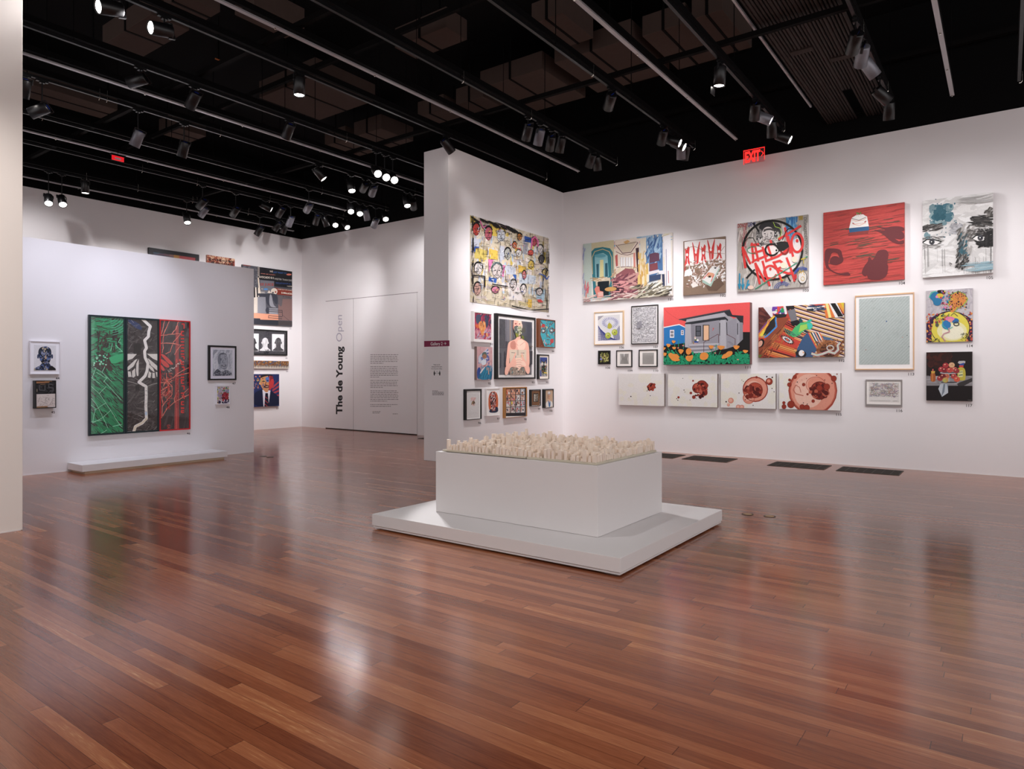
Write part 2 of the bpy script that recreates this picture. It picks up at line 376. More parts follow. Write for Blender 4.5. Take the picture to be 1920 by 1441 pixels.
for b, lab in (((8.28, 8.34, -3, 16, 5.578, 5.64), 'thin black cross bar over the tracks, nearest the camera'), ((12.12, 12.2, -3, 16, 6.45, 6.53), 'thin dark cable tray along the upper right wall'),
               ((4.9, 4.96, -1, 16, 5.578, 5.64), 'thin black cross bar over the tracks at upper left'), ((6.9, 6.96, -1, 16, 6.42, 6.5), 'dark cable tray crossing the middle left ceiling')):
    top('cable_tray', 'tray', b, lab, 'cable tray', 'cross bars and cable trays under the ceiling')
rk = empty('conduit_rack', (9, 1.97, 5.70)); tag(rk, 'wide rack of parallel dark conduits at upper right of the ceiling', 'conduit rack')
for i in range(22):
    y = -0.46+0.042*i
    x1 = 3.25 if i not in (8, 9, 10) else 1.9
    MB().cyl((-6, y, 0), (x1, y, 0), 0.0155 if i % 5 else 0.021, 10).build('conduit', M['pipe'], rk, smooth=True)
for x in (-4.5, -2.6, -0.72, 0.6, 2.0, 3.1):
    MB().box(x-.02, x+.02, -0.5, 0.5, 0.018, 0.06).build('bracket', M['beam'], rk)
for x, a, b in ((0.25, 0.02, 0.28), (0.75, -0.4, -0.1)):
    MB().box(x-.05, x+.06, a, b, -0.03, 0.0).build('junction_box', M['pipe'], rk)
MB().box(-6, 2.3, 0.475, 0.50, -0.02, 0.01).build('edge_channel', M['alu'], rk)

# ------------------------------------------------------------ lighting tracks and aluminium bars
RZ = 5.45
TR = {'T5': 14.95, 'T4': 13.48, 'T3': 11.95, 'T2': 10.40, 'T1': 8.95, 'T0': 7.45, 'T-1': 5.88, 'T-2': 4.38, 'T-3': 2.89, 'T-4': 1.34, 'T-5': -0.15, 'T-6': -1.7}
TL = {'T5': 'lowest track in the photo, nearest the back wall', 'T4': 'track next in from the one by the back wall', 'T3': 'track over the back of the low display wall',
      'T2': 'track just in front of the low display wall', 'T1': 'track from upper left that ends behind the free-standing wall', 'T0': 'track over the end of the free-standing wall', 'T-1': 'track lighting the free-standing wall, five lamps on its end',
      'T-2': 'track ending with a cluster of five lamps left of the exit sign', 'T-3': 'track ending with a cluster of lamps above the exit sign', 'T-4': 'track along the conduit rack with big lamps at upper right',
      'T-5': 'short visible track end at the upper right corner', 'T-6': 'track outside the right edge'}
HK = {'T3': (4.1, 9.35, 11.2), 'T2': (4.27, 4.37, 6.1, 8.15, 10.6), 'T4': (3.9, 7.4, 9.1, 11.2, 6.3), 'T5': (5.9, 6.9, 8.1, 8.2, 9.5, 11.15), 'T0': (11.33,), 'T-1': (6.9, 8.5, 11.33), 'T-2': (7.75, 11.33), 'T-3': (11.33, 6.2), 'T-4': (8.6, 10.6), 'T-5': (11.3,), 'T1': (7.5,), 'T-6': (9,)}
for k, y in TR.items():
    t = empty('lighting_track', (0, y, RZ)); tag(t, 'black ' + TL[k], 'lighting track', 'black lighting tracks')
    MB().box(-5, 11.33, -0.019, 0.019, -0.018, 0.018).build('rail', M['rail'], t)
    MB().box(-5, 11.33, -0.026, 0.026, 0.05, 0.125).build('beam', M['beam'], t)
    for x in (-3, -0.5, 2, 3.4, 6.88, 8.92, 11.1):
        MB().cyl((x, 0, 0.018), (x, 0, 1.85), 0.006, 6).build('hanger_rod', M['beam'], t)
    for x in HK[k]:
        MB().tube([(x, -0.034, 0.10), (x, -0.034, -0.03), (x, -0.02, -0.05), (x, 0.0, -0.05)], 0.0045).build('cable_hook', M['chrome'], t)
BR = {'B3': (15.83, 11.45, 'light grey bar lowest in the photo by the back wall'), 'B2': (12.82, 10.75, 'light grey bar above the low display wall'), 'B1': (9.75, 11.4, 'long light grey bar running to the free-standing wall, bright in its middle'),
      'B0': (6.70, 11.36, 'long light grey bar from upper left to above the free-standing wall'), 'B-1': (3.65, 11.37, 'light grey bar in the upper middle, ends left of the exit sign'),
      'B-3': (0.605, 11.38, 'pale bar with ring bolts, hanging at upper right')}
for k, (y, x1, lab) in BR.items():
    t = empty('ceiling_bar', (0, y, RZ)); tag(t, lab, 'ceiling bar', 'aluminium bars between the lighting tracks')
    MB().box(-5, x1, -0.026, 0.026, -0.012, 0.008).build('channel', M['alu'], t)
    MB().box(-5, x1-0.02, -0.024, 0.024, 0.05, 0.12).build('beam', M['beam'], t)
    for x in (3.1, 4.6, 6.1, 7.6, 9.2, 10.35, x1-0.03):
        MB().cyl((x, 0, -0.03), (x, 0, 0.02), 0.011, 8).build('ring_bolt', M['chrome'], t)
    for x in (-2, 1, 3.4, 6.88, 8.92, 11.1 if k != 'B2' else 10.7): MB().cyl((x, 0, 0.01), (x, 0, 1.85), 0.005, 6).build('hanger_rod', M['beam'], t)

# ------------------------------------------------------------ spotlights
def mk_lamp_meshes():
    R, L = 0.074, 0.24
    body = MB().lathe([(0, 0), (R*.82, 0), (R*.97, -0.006), (R, -0.016), (R, -L), (R*.93, -L), (R*.93, -L+0.03), (0, -L+0.03)], 24)
    b = body.mesh('housing', True)
    ln = MB().lathe([(R*.84, -L+0.012), (R*.5, -L+0.008), (0, -L+0.006)], 24).mesh('lens', True)
    st = MB().box(-0.030, 0.030, -0.012, 0.012, 0.0005, 0.003).mesh('sticker')
    yk = MB().box(-R-0.012, -R-0.004, -0.014, 0.014, -0.05, 0.02).box(R+0.004, R+0.012, -0.014, 0.014, -0.05, 0.02).box(-R-0.012, R+0.012, -0.014, 0.014, 0.018, 0.025).mesh('yoke')
    sm = MB().cyl((0, 0, 0), (0, 0, 1), 0.009, 8).mesh('stem')
    ad = MB().box(-0.07, 0.07, -0.021, 0.021, -0.022, 0.0).box(-0.03, 0.03, -0.024, 0.024, -0.04, -0.022).mesh('adapter')
    bd = MB().box(-0.075, 0.075, R, R+0.004, -L-0.09, -L+0.02).mesh('barn_door')
    for me, m in ((b, 'can'), (ln, 'lens'), (st, 'blue'), (yk, 'can'), (sm, 'can'), (ad, 'rail'), (bd, 'can')): me.materials.append(M[m])
    return dict(housing=b, lens=ln, sticker=st, yoke=yk, stem=sm, adapter=ad, barn_door=bd)
LM = mk_lamp_meshes()
TINT = {'w': (1.0, 0.93, 0.90), 'c': (0.82, 0.85, 1.0), 'n': (1.0, 0.975, 0.99), 'y': (1.0, 0.94, 0.89)}
LDAT = {}
def lamp(pos, aim, label=None, power=1.0, tint='n', cone=62, grey=False, blue=True, barn=False, blend=1.0):
    p = Vector(pos); a = Vector(aim); d = (a-p).normalized()
    t = empty('track_spotlight', (p.x, p.y, RZ-0.02))
    tag(t, label or 'unseen spotlight added outside the picture', 'spotlight', 'black cylindrical spotlights on the tracks')
    link('adapter', LM['adapter'], None, t, (0, 0, 0))
    s = link('stem', LM['stem'], None, t, (0, 0, p.z+0.06-RZ+0.02)); s.scale = (1, 1, max(0.02, RZ-0.02-p.z-0.06))
    q = Vector((0, 0, -1)).rotation_difference(d)
    hm = LM['housing']
    if grey:
        if 'hg' not in LM: LM['hg'] = LM['housing'].copy(); LM['hg'].materials.clear(); LM['hg'].materials.append(M['can_grey'])
        hm = LM['hg']
    h = link('housing', hm, None, t, (0, 0, p.z-(RZ-0.02))); h.rotation_mode = 'QUATERNION'; h.rotation_quaternion = q
    h.location = Vector((0, 0, p.z-(RZ-0.02)+0.02)) - d*0.08
    link('yoke', LM['yoke'], None, h, (0, 0, 0)); link('lens', LM['lens'], None, h)
    if blue: link('sticker', LM['sticker'], None, h)
    if barn: link('barn_door', LM['barn_door'], None, h)
    key = (round(power, 2), tint, cone, blend)
    if key not in LDAT:
        l = bpy.data.lights.new('spot', 'SPOT'); l.energy = LAMP_W*power; l.color = TINT[tint]; l.spot_size = math.radians(cone); l.spot_blend = blend
        l.shadow_soft_size = 0.045; LDAT[key] = l
    lo = bpy.data.objects.new('beam_light', LDAT[key]); C.objects.link(lo); lo.parent = h; lo.location = (0, 0, -0.27)
    return t
CITY = (5.55, 3.6, 0.75)
# (track, column, row, aim, label, options)
LV = [
 ('T0', 213, 20, (1.2, 7.40, 4.7), 'brightly lit spotlight at the very top left of the ceiling', dict(power=.3, blue=False)),
 ('T0', 308, 60, (1.7, 7.40, 4.8), 'second brightly lit spotlight at top left, lower right of the first', dict(power=.8, blue=False)),
 ('T1', 263, 152, (2.5, 11.2, 4.4), 'dark spotlight aimed left with a thin lit rim, below the two bright top left lamps', dict(power=.45, blue=False)),
 ('T1', 364, 186, (4.6, YL, 2.2), 'tilted dark spotlight seen from behind, right of the one with a thin lit rim', dict(power=1.2, tint='c')),
 ('T2', 46, 163, (3.4, YL, 2.4), 'spotlight half hidden behind the left pillar wall edge', dict(power=.35, tint='c')),
 ('T2', 77, 207, (2.2, 11.65, 4.1), 'spotlight on a long stem at far left with a lit left rim', dict(power=.4, tint='c')),
 ('T2', 259, 258, (4.2, YL, 2.0), 'spotlight on a long stem above the left part of the low display wall', dict(power=.55, tint='c', grey=True)),
 ('T2', 345, 278, (5.3, YL, 1.8), 'spotlight on a long stem above the triptych', dict(power=.9, tint='c')),
 ('T0', 561, 152, (5.47, 7.4, 0.0), 'downlight pointing straight down with a bright oval lens, left of the photo middle', dict(power=.5, blue=False)),
 ('T1', 542, 244, (6.6, YL, 1.7), 'dark tilted spotlight on the second track, above the back corner of the room', dict(power=1.0, tint='c')),
 ('T2', 597, 325, (10.5, 8.3, 1.5), 'spotlight with a lit right rim left of the cluster of bright lamps', dict(power=.4, blue=False)),
 ('T0', 837, 268, (12.29, 6.4, 1.2), 'dark spotlight overlapping the top corner of the free-standing wall', dict(power=.4)),
 ('T1', 705, 322, CITY, 'leftmost of the three bright lamps in a row near the free-standing wall', dict(power=2.6, cone=25, blend=.25, blue=False)),
 ('T1', 721, 329, CITY, 'middle one of the three bright lamps in a row', dict(power=2.6, cone=25, blend=.25, blue=False)),
 ('T1', 736, 334, CITY, 'rightmost of the three bright lamps in a row', dict(power=2.6, cone=25, blend=.25, blue=False)),
 ('T2', 658, 348, (8.0, 8.3, 0.3), 'lit spotlight just below and left of the three bright lamps', dict(power=.4, blue=False)),
 ('T2', 684, 350, (11.6, YB, 3.0), 'dark spotlight below the three bright lamps', dict(power=2.2)),
 ('T2', 700, 357, (12.0, 15.2, 2.4), 'grey spotlight right beside the dark one below the three bright lamps', dict(power=1.8, cone=36, grey=True)),
 ('T2', 762, 377, (9.4, 8.4, 0.8), 'bright spotlight close to the left edge of the free-standing wall', dict(power=.5, blue=False)),
 ('T2', 773, 382, (12.0, 11.5, 4.0), 'dark spotlight right beside the bright one near the free-standing wall edge', dict(power=.9, blue=False)),
 ('T3', 657, 391, (7.6, 8.0, 0.0), 'bright lamp with a silver streak, left one of the pair over the door', dict(power=.4, blue=False)),
 ('T3', 674, 395, (7.8, 8.2, 0.0), 'bright lamp with a silver streak, right one of the pair over the door', dict(power=.4, blue=False)),
 ('T3', 684, 401, (12.0, 12.4, 1.9), 'small silver spotlight right of the pair over the door', dict(power=.25, grey=True)),
 ('T3', 722, 405, (8.8, 8.3, 0.0), 'bright starry spotlight on the end of its track over the door', dict(power=.4, blue=False)),
 ('T3', 704, 417, (12.0, 14.7, 2.9), 'silver spotlight on a long stem touching the top line of the door wall', dict(power=.8, grey=True)),
 ('T3', 579, 389, (10.3, YB, 3.0), 'grey spotlight on a long stem left of the bright door lamps', dict(power=2.6, grey=True)),
 ('T4', 594, 411, (11.0, YB, 1.5), 'dark tilted spotlight, left one of two left of the lowest bright lamp', dict(power=1.0)),
 ('T4', 609, 414, (12.0, 13.2, 1.8), 'dark tilted spotlight, right one of two left of the lowest bright lamp', dict(power=.5)),
 ('T4', 628, 415, (8.3, 9.2, 0.0), 'lowest bright starry lamp over the back corner', dict(power=.4, blue=False)),
 ('T4', 647, 419, (10.6, 8.6, 0.6), 'lit lamp seen at an angle right of the lowest bright starry lamp', dict(power=.4, blue=False)),
 ('T4', 497, 388, (12.0, 11.2, 3.4), 'horizontal spotlight with a lit right rim above the dark back lamps', dict(power=.4, blue=False)),
 ('T4', 442, 396, (8.2, YB, 2.8), 'dark spotlight with blue top left of the horizontal one', dict(power=3.0)),
 ('T4', 527, 397, (9.2, YB, 2.6), 'dark spotlight with blue top right of the horizontal one', dict(power=3.0)),
 ('T4', 380, 381, (7.0, YB, 2.8), 'dark spotlight on a short stem above the back wall shadows', dict(power=4.0)),
 ('T4', 545, 414, (10.0, YB, 1.6), 'grey spotlight on a stem over the word painting', dict(power=1.3, grey=True)),
 ('T5', 521, 424, (9.6, YB, 3.3), 'dark upright spotlight left of a close pair by the back corner', dict(power=.25)),
 ('T5', 533, 428, (10.2, YB, 2.4), 'dark upright spotlight right one of a close pair by the back corner', dict(power=.25)),
 ('T5', 487, 432, (9.2, YB, 3.1), 'lowest dark spotlight of all, just above the word painting', dict(power=.25)),
 ('T5', 91, 374, (4.4, 12.3, 1.5), 'very bright starry lamp at far left against the back wall', dict(power=.5, blue=False)),
 ('T5', 116, 376, (5.0, 12.2, 1.5), 'second bright lamp at far left against the back wall', dict(power=.5, blue=False)),
 ('T5', 160, 345, (5.9, 14.9, 0), 'narrow downlight hanging at left above the back wall edge', dict(power=.3, blue=False)),
 ('T5', 350, 409, (7.4, 12.6, 0.5), 'single bright lamp on a long stem above the back wall', dict(power=.5, blue=False)),
 ('T5', 383, 397, (7.8, YB, 3.5), 'small grey spotlight right of the single bright stem lamp', dict(power=.25, grey=True)),
 ('T-1', 990, 246, (9.7, YP, 2.7), 'leftmost dark spotlight of four in front of the free-standing wall', dict(power=1.3)),
 ('T-1', 1012, 255, (9.9, YP, 2.0), 'light grey spotlight second of four in front of the free-standing wall', dict(power=1.3, grey=True)),
 ('T-1', 1033, 266, (10.9, YP, 2.7), 'third dark spotlight of four in front of the free-standing wall', dict(power=1.3)),
 ('T-1', 1052, 268, (10.6, YP, 1.6), 'rightmost spotlight of four in front of the free-standing wall, lit at its tip', dict(power=.8, blue=False)),
 ('T-1', 1109, 297, (11.6, YP, 2.8), 'left one of the two upright spotlights at the end of the track', dict(power=.6, blue=False)),
 ('T-1', 1118, 299, (12.2, 6.4, 1.9), 'right one of the two upright spotlights at the end of the track', dict(power=.9, blue=False)),
 ('T-2', 1145, 188, (11.6, YP, 2.6), 'single dark tilted spotlight in the upper middle with a blue mark', dict(power=.7)),
 ('T-2', 1243, 255, (12.29, 6.2, 2.6), 'dark tilted spotlight at the left of the five lamp cluster', dict(power=1.1)),
 ('T-2', 1259, 259, (11.5, -1.5, 2.4), 'upper lit spotlight facing right in the five lamp cluster', dict(power=1.0, blue=False)),
 ('T-2', 1268, 269, (11.5, -1.2, 2.0), 'lower lit spotlight facing right in the five lamp cluster', dict(power=1.0, blue=False)),
 ('T-2', 1272, 279, (12.29, 5.0, 1.6), 'small silver spotlight below the lit ones in the five lamp cluster', dict(power=.8, grey=True)),
 ('T-2', 1284, 283, (12.29, 5.6, 2.2), 'lowest dark tilted spotlight in the five lamp cluster', dict(power=1.1)),
 ('T-3', 1350, 140, (8.6, 3.4, 0), 'large dark spotlight with barn door alone in the upper right middle', dict(power=.35, barn=True)),
 ('T-3', 1416, 205, (12.29, 3.9, 2.5), 'spotlight with a bright left edge above the exit sign', dict(power=1.1)),
 ('T-3', 1427, 222, (11.8, -2.6, 2.2), 'silver spotlight facing right above the exit sign', dict(power=.7, grey=True, blue=False)),
 ('T-3', 1447, 240, (12.29, 3.3, 2.0), 'dark spotlight with lit edge right above the exit sign', dict(power=1.0)),
 ('T-3', 1465, 252, (11.8, -2.4, 2.2), 'lowest lit spotlight facing right at the track end above the exit sign', dict(power=.7, blue=False)),
 ('T-4', 1604, 77, (12.29, 3.3, 2.5), 'topmost and largest spotlight of the three hanging in line at upper right', dict(power=.9)),
 ('T-4', 1617, 102, (12.29, 2.6, 2.2), 'middle grey spotlight of the three hanging in line at upper right', dict(power=.9, grey=True)),
 ('T-4', 1627, 126, (11.6, -0.9, 1.5), 'lowest spotlight of the three hanging in line, lens lit', dict(power=.8, grey=True, blue=False)),
 ('T-4', 1650, 178, (12.1, -0.9, 2.6), 'spotlight with a split bright lens at upper right', dict(power=.6, blue=False)),
 ('T-4', 1667, 190, (12.29, 1.6, 2.3), 'dark spotlight right behind the one with a split bright lens', dict(power=.8, blue=False)),
]
last = {}
for (tk, u, v, aim, lab, kw) in LV:
    q = on_y(u, v, TR[tk]); q.z = min(q.z, 5.28)
    for w in last.get(tk, []):                       # neighbouring heads keep clear of each other
        if abs(q.x-w) < 0.2: q.x = w+0.2
    last.setdefault(tk, []).append(q.x)
    lamp(q, aim, lab, **kw)
# unseen lamps added outside the frame to light walls, floor and plinth
HID = [((8.1, -0.15), (12.29, 0.6, 2.6), .6, 'n'), ((7.6, -0.15), (12.29, 1.9, 2.5), .7, 'n'), ((9.4, -1.7), (12.29, -0.6, 2.2), .5, 'n'), ((8.0, -1.7), (12.29, 1.0, 1.2), 0.8, 'n'), ((7.0, -0.15), (12.29, 3.0, 1.4), 0.7, 'n'),
       ((1.6, 5.88), (1.5, 7.65, 2.6), 0.9, 'y'), ((0.6, 5.88), (0.8, 7.65, 1.8), 0.9, 'y'), ((2.4, 5.88), (2.3, 7.65, 2.0), 0.7, 'y'), ((2.2, 4.38), (2.2, 7.65, 0.8), 0.6, 'y'),
       ((3.4, 1.34), (5.2, 3.4, 0.6), 0.35, 'n'), ((1.5, 10.4), (2.2, YL, 2.2), 0.3, 'c'), ((3.1, 10.4), (4.0, YL, 1.8), 0.35, 'c'), ((2.6, 8.95), (4.8, YL, 1.8), 0.9, 'c'),
       ((5.5, 1.34), (5.6, 3.1, .6), 0.15, 'n'), ((3.2, 4.38), (5.1, 3.7, .6), 1.0, 'n'), ((1.6, 2.89), (1.7, 2.9, 0), 1.5, 'y'), ((2.6, 1.34), (3.2, 1.2, 0), 1.2, 'y'), ((2.0, 4.38), (2.2, 4.6, 0), 1.2, 'y'),
       ((4.2, 13.48), (5.4, YB, 3.4), 2.0, 'n'), ((4.2, 14.95), (3.4, YB, 3.2), 1.2, 'n')]
for (x, y), aim, pw, tn in HID: lamp((x, y, 5.27), aim, None, pw, tn, 64)
# ------------------------------------------------------------ artworks
PL = {'R': ('x', XR), 'F': ('x', XF-0.012), 'P': ('y', YP), 'L': ('y', YL), 'B': ('y', YB), 'E': ('x', 8.605)}
EPS = 3.0e-5; SUB = 0.5      # paint film thickness, and a thinner step inside one run of strokes
_txt = {}
def text_mesh(s, bold=0.0):
    k = (s, bold)
    if k not in _txt:
        cu = bpy.data.curves.new('t', 'FONT'); cu.body = s; cu.offset = bold; cu.resolution_u = 4
        o = bpy.data.objects.new('t', cu); C.objects.link(o)
        dg = bpy.context.evaluated_depsgraph_get(); dg.update(); ev = o.evaluated_get(dg); me = ev.to_mesh()
        vs = [(v.co.x, v.co.y) for v in me.vertices]; ps = [[vs[i] for i in p.vertices] for p in me.polygons]
        ev.to_mesh_clear(); bpy.data.objects.remove(o); bpy.data.curves.remove(cu)
        w = max((x for x, y in vs), default=1); _txt[k] = (ps, w)
    return _txt[k]
def clip_poly(pts, b):
    for ax, lim, sg in ((0, b[0], 1), (0, b[2], -1), (1, b[1], 1), (1, b[3], -1)):
        out = []; n = len(pts)
        for i in range(n):
            p, q = pts[i], pts[(i+1) % n]
            ip, iq = sg*(p[ax]-lim) >= 0, sg*(q[ax]-lim) >= 0
            if ip: out.append(p)
            if ip != iq:
                t = (lim-p[ax])/(q[ax]-p[ax]); out.append((p[0]+t*(q[0]-p[0]), p[1]+t*(q[1]-p[1])))
        pts = out
        if len(pts) < 3: return []
    return pts
class Art:
    """Paint layers on a flat picture: every shape is placed in the picture plane in metres."""
    def __init__(s, plane, dep, crop=(0, 0, 1)):
        s.ax, c = PL[plane]; s.wallc = c; s.c = c-dep; s.dep = dep; s.crop = crop; s.o = (0, 0); s.polys = []; s.lay = 1; s.box = None; s.sub = SUB
    def raw(s, x, y):
        u, v = s.crop[0]+x/s.crop[2], s.crop[1]+y/s.crop[2]
        if s.ax == 'x': p = on_x(u, v, s.c); return (-p.y, p.z)
        p = on_y(u, v, s.c); return (p.x, p.z)
    def quad(s, q):
        P = [s.raw(q[i], q[i+1]) for i in (0, 2, 4, 6)] if len(q) == 8 else [s.raw(q[0], q[1]), None, s.raw(q[2], q[3]), None]
        if len(q) == 8: return ((P[0][0]+P[3][0])/2, (P[2][1]+P[3][1])/2, (P[1][0]+P[2][0])/2, (P[0][1]+P[1][1])/2)
        return (P[0][0], P[2][1], P[2][0], P[0][1])
    def m(s, x, y): a = s.raw(x, y); return (a[0]-s.o[0], a[1]-s.o[1])
    def add(s, col, pts, clip=True):
        if clip and s.box: pts = clip_poly(pts, s.box)
        if len(pts) >= 3: s.polys.append((pts, col, s.lay))
    def nx(s): s.lay += 1
    def P(s, col, pts): s.add(col, [s.m(pts[i], pts[i+1]) for i in range(0, len(pts), 2)]); s.nx()
    def G(s, col, pts):            # soft outlined shape
        q = [(pts[i], pts[i+1]) for i in range(0, len(pts), 2)]
        for _ in range(2): q = [(a[0]*u+b[0]*(1-u), a[1]*u+b[1]*(1-u)) for a, b in zip(q, q[1:]+q[:1]) for u in (.75, .25)]
        s.add(col, [s.m(*a) for a in q]); s.nx()
    def Q(s, col, x0, y0, x1, y1): s.P(col, [x0, y0, x1, y0, x1, y1, x0, y1])
    def F(s, col, a, b, c, d):     # rectangle in fractions of the picture (x right, y down)
        X = lambda f: s.box[0]+f*(s.box[2]-s.box[0]); Z = lambda f: s.box[3]-f*(s.box[3]-s.box[1])
        s.add(col, [(X(a), Z(b)), (X(c), Z(b)), (X(c), Z(d)), (X(a), Z(d))]); s.nx()
    def FP(s, col, pts):
        X = lambda f: s.box[0]+f*(s.box[2]-s.box[0]); Z = lambda f: s.box[3]-f*(s.box[3]-s.box[1])
        s.add(col, [(X(pts[i]), Z(pts[i+1])) for i in range(0, len(pts), 2)]); s.nx()
    def C(s, col, x, y, rx, ry=None, rot=0, n=20):
        ry = ry or rx; r = math.radians(rot)
        s.add(col, [s.m(x+rx*math.cos(t)*math.cos(r)-ry*math.sin(t)*math.sin(r), y+rx*math.cos(t)*math.sin(r)+ry*math.sin(t)*math.cos(r)) for t in (2*math.pi*i/n for i in range(n))]); s.nx()
    def L(s, col, w, pts):
        p = [(pts[i], pts[i+1]) for i in range(0, len(pts), 2)]
        for a, b in zip(p, p[1:]):
            dx, dy = b[0]-a[0], b[1]-a[1]; l = math.hypot(dx, dy) or 1; nx_, ny = -dy/l*w/2, dx/l*w/2
            s.add(col, [s.m(a[0]+nx_, a[1]+ny), s.m(b[0]+nx_, b[1]+ny), s.m(b[0]-nx_, b[1]-ny), s.m(a[0]-nx_, a[1]-ny)]); s.lay += s.sub
        if w > 3:
            for a in p[1:-1]: s.lay += s.sub; s.add(col, [s.m(a[0]+w/2*math.cos(i*math.pi/4), a[1]+w/2*math.sin(i*math.pi/4)) for i in range(8)])
        s.nx()
    def R(s, col, x, y, rx, ry, w, n=28, a0=0, a1=360):
        pts = []
        for i in range(n+1): t = math.radians(a0+(a1-a0)*i/n); pts += [x+rx*math.cos(t), y+ry*math.sin(t)]
        s.L(col, w, pts)
    def S(s, cols, a, b, c, d, n, L, w, ang=0, jit=20, mask=None):   # loose brush strokes, metres
        rnd = s.rnd; X0, Z1 = s.box[0], s.box[3]; WW, HH = s.box[2]-s.box[0], s.box[3]-s.box[1]
        for i in range(n):
            fx, fy = rnd.uniform(a, c), rnd.uniform(b, d)
            if mask and not mask(fx, fy): continue
            x, z = X0+fx*WW, Z1-fy*HH; t = math.radians(ang+rnd.uniform(-jit, jit)); l = L*rnd.uniform(.4, 1.2)/2; ww = w*rnd.uniform(.5, 1.3)/2
            ux, uz = math.cos(t), math.sin(t); k = rnd.uniform(-.25, .25)*l
            b1, b2 = -.7*l+k*.3, .7*l+k*.3
            s.add(rnd.choice(cols), [(x-ux*l, z-uz*l), (x+ux*b1-uz*ww, z+uz*b1+ux*ww), (x+ux*b2-uz*ww, z+uz*b2+ux*ww), (x+ux*l, z+uz*l), (x+ux*b2+uz*ww, z+uz*b2-ux*ww), (x+ux*b1+uz*ww, z+uz*b1-ux*ww)]); s.lay += s.sub
        s.nx()
    def D(s, cols, a, b, c, d, n, r0, r1, mask=None):
        rnd = s.rnd; X0, Z1 = s.box[0], s.box[3]; WW, HH = s.box[2]-s.box[0], s.box[3]-s.box[1]
        for i in range(n):
            fx, fy = rnd.uniform(a, c), rnd.uniform(b, d)
            if mask and not mask(fx, fy): continue
            x, z = X0+fx*WW, Z1-fy*HH; r = rnd.uniform(r0, r1); e = rnd.uniform(.6, 1.5)
            s.add(rnd.choice(cols), [(x+r*math.cos(q*math.pi/4)*rnd.uniform(.75, 1.2), z+r*e*math.sin(q*math.pi/4)*rnd.uniform(.75, 1.2)) for q in range(8)]); s.lay += s.sub
        s.nx()
    def W(s, col, w, pts, amp=3, seg=6):     # wobbly hand line
        out = []
        for i in range(0, len(pts)-3, 2):
            for q in range(seg): t = q/seg; out += [pts[i]*(1-t)+pts[i+2]*t+s.rnd.uniform(-amp, amp), pts[i+1]*(1-t)+pts[i+3]*t+s.rnd.uniform(-amp, amp)]
        out += pts[-2:]; s.L(col, w, out)
    def T(s, col, st, x, y, h, w=None, dx=1.0, dy=0.0, ux=None, uy=None, bold=0.0, clip=True):
        ps, tw = text_mesh(st, bold); ux, uy = (-dy if ux is None else ux), (dx if uy is None else uy)
        kx = (w/tw) if w else h/0.70; ky = h/0.70
        for p in ps: s.add(col, [s.m(x+a*kx*dx-b*ky*ux, y+a*kx*dy-b*ky*uy) for a, b in p], clip)
        s.nx()
    def mesh(s, name, base=None, side=None, back=0.0):
        v, f, c = [], [], []
        if base is not None:
            x0, z0, x1, z1 = s.box; d0, d1 = -s.dep, -back
            v += [(x0, d0, z0), (x1, d0, z0), (x1, d0, z1), (x0, d0, z1), (x0, d1, z0), (x1, d1, z0), (x1, d1, z1), (x0, d1, z1)]
            f += [(0, 1, 2, 3), (5, 4, 7, 6), (0, 4, 5, 1), (3, 2, 6, 7), (0, 3, 7, 4), (1, 5, 6, 2)]
            sd = side or base; c += [base, sd, sd, sd, sd, sd]
        for pts, col, lay in s.polys:
            y = -s.dep-EPS*lay; k = len(v)
            a = sum(pts[i][0]*pts[(i+1) % len(pts)][1]-pts[(i+1) % len(pts)][0]*pts[i][1] for i in range(len(pts)))
            if abs(a) < 1e-9: continue
            v += [(p[0], y, p[1]) for p in pts]
            if len(pts) <= 4:
                f.append(tuple(range(k, k+len(pts)))[::1 if a > 0 else -1]); c.append(col)
            else:
                for t in geometry.tessellate_polygon([[Vector((p[0], p[1], 0)) for p in pts]]):
                    A2 = (pts[t[1]][0]-pts[t[0]][0])*(pts[t[2]][1]-pts[t[0]][1])-(pts[t[2]][0]-pts[t[0]][0])*(pts[t[1]][1]-pts[t[0]][1])
                    f.append(tuple(k+i for i in (t if A2 > 0 else t[::-1]))); c.append(col)
        me = bpy.data.meshes.new(name); me.from_pydata(v, [], f)
        at = me.attributes.new('paint', 'FLOAT_COLOR', 'CORNER'); data = []
        cc = {}
        for p, col in zip(me.polygons, c):
            if col not in cc: cc[col] = (*rgb(col), 1.0)
            data += cc[col]*p.loop_total
        at.data.foreach_set('color', data); me.update(); return me
    def place(s, o):
        if s.ax == 'x': o.location = (s.wallc, -s.o[0], s.o[1]); o.rotation_euler = (0, 0, -math.pi/2)
        else: o.location = (s.o[0], s.wallc, s.o[1])
        return o
_n = [0]
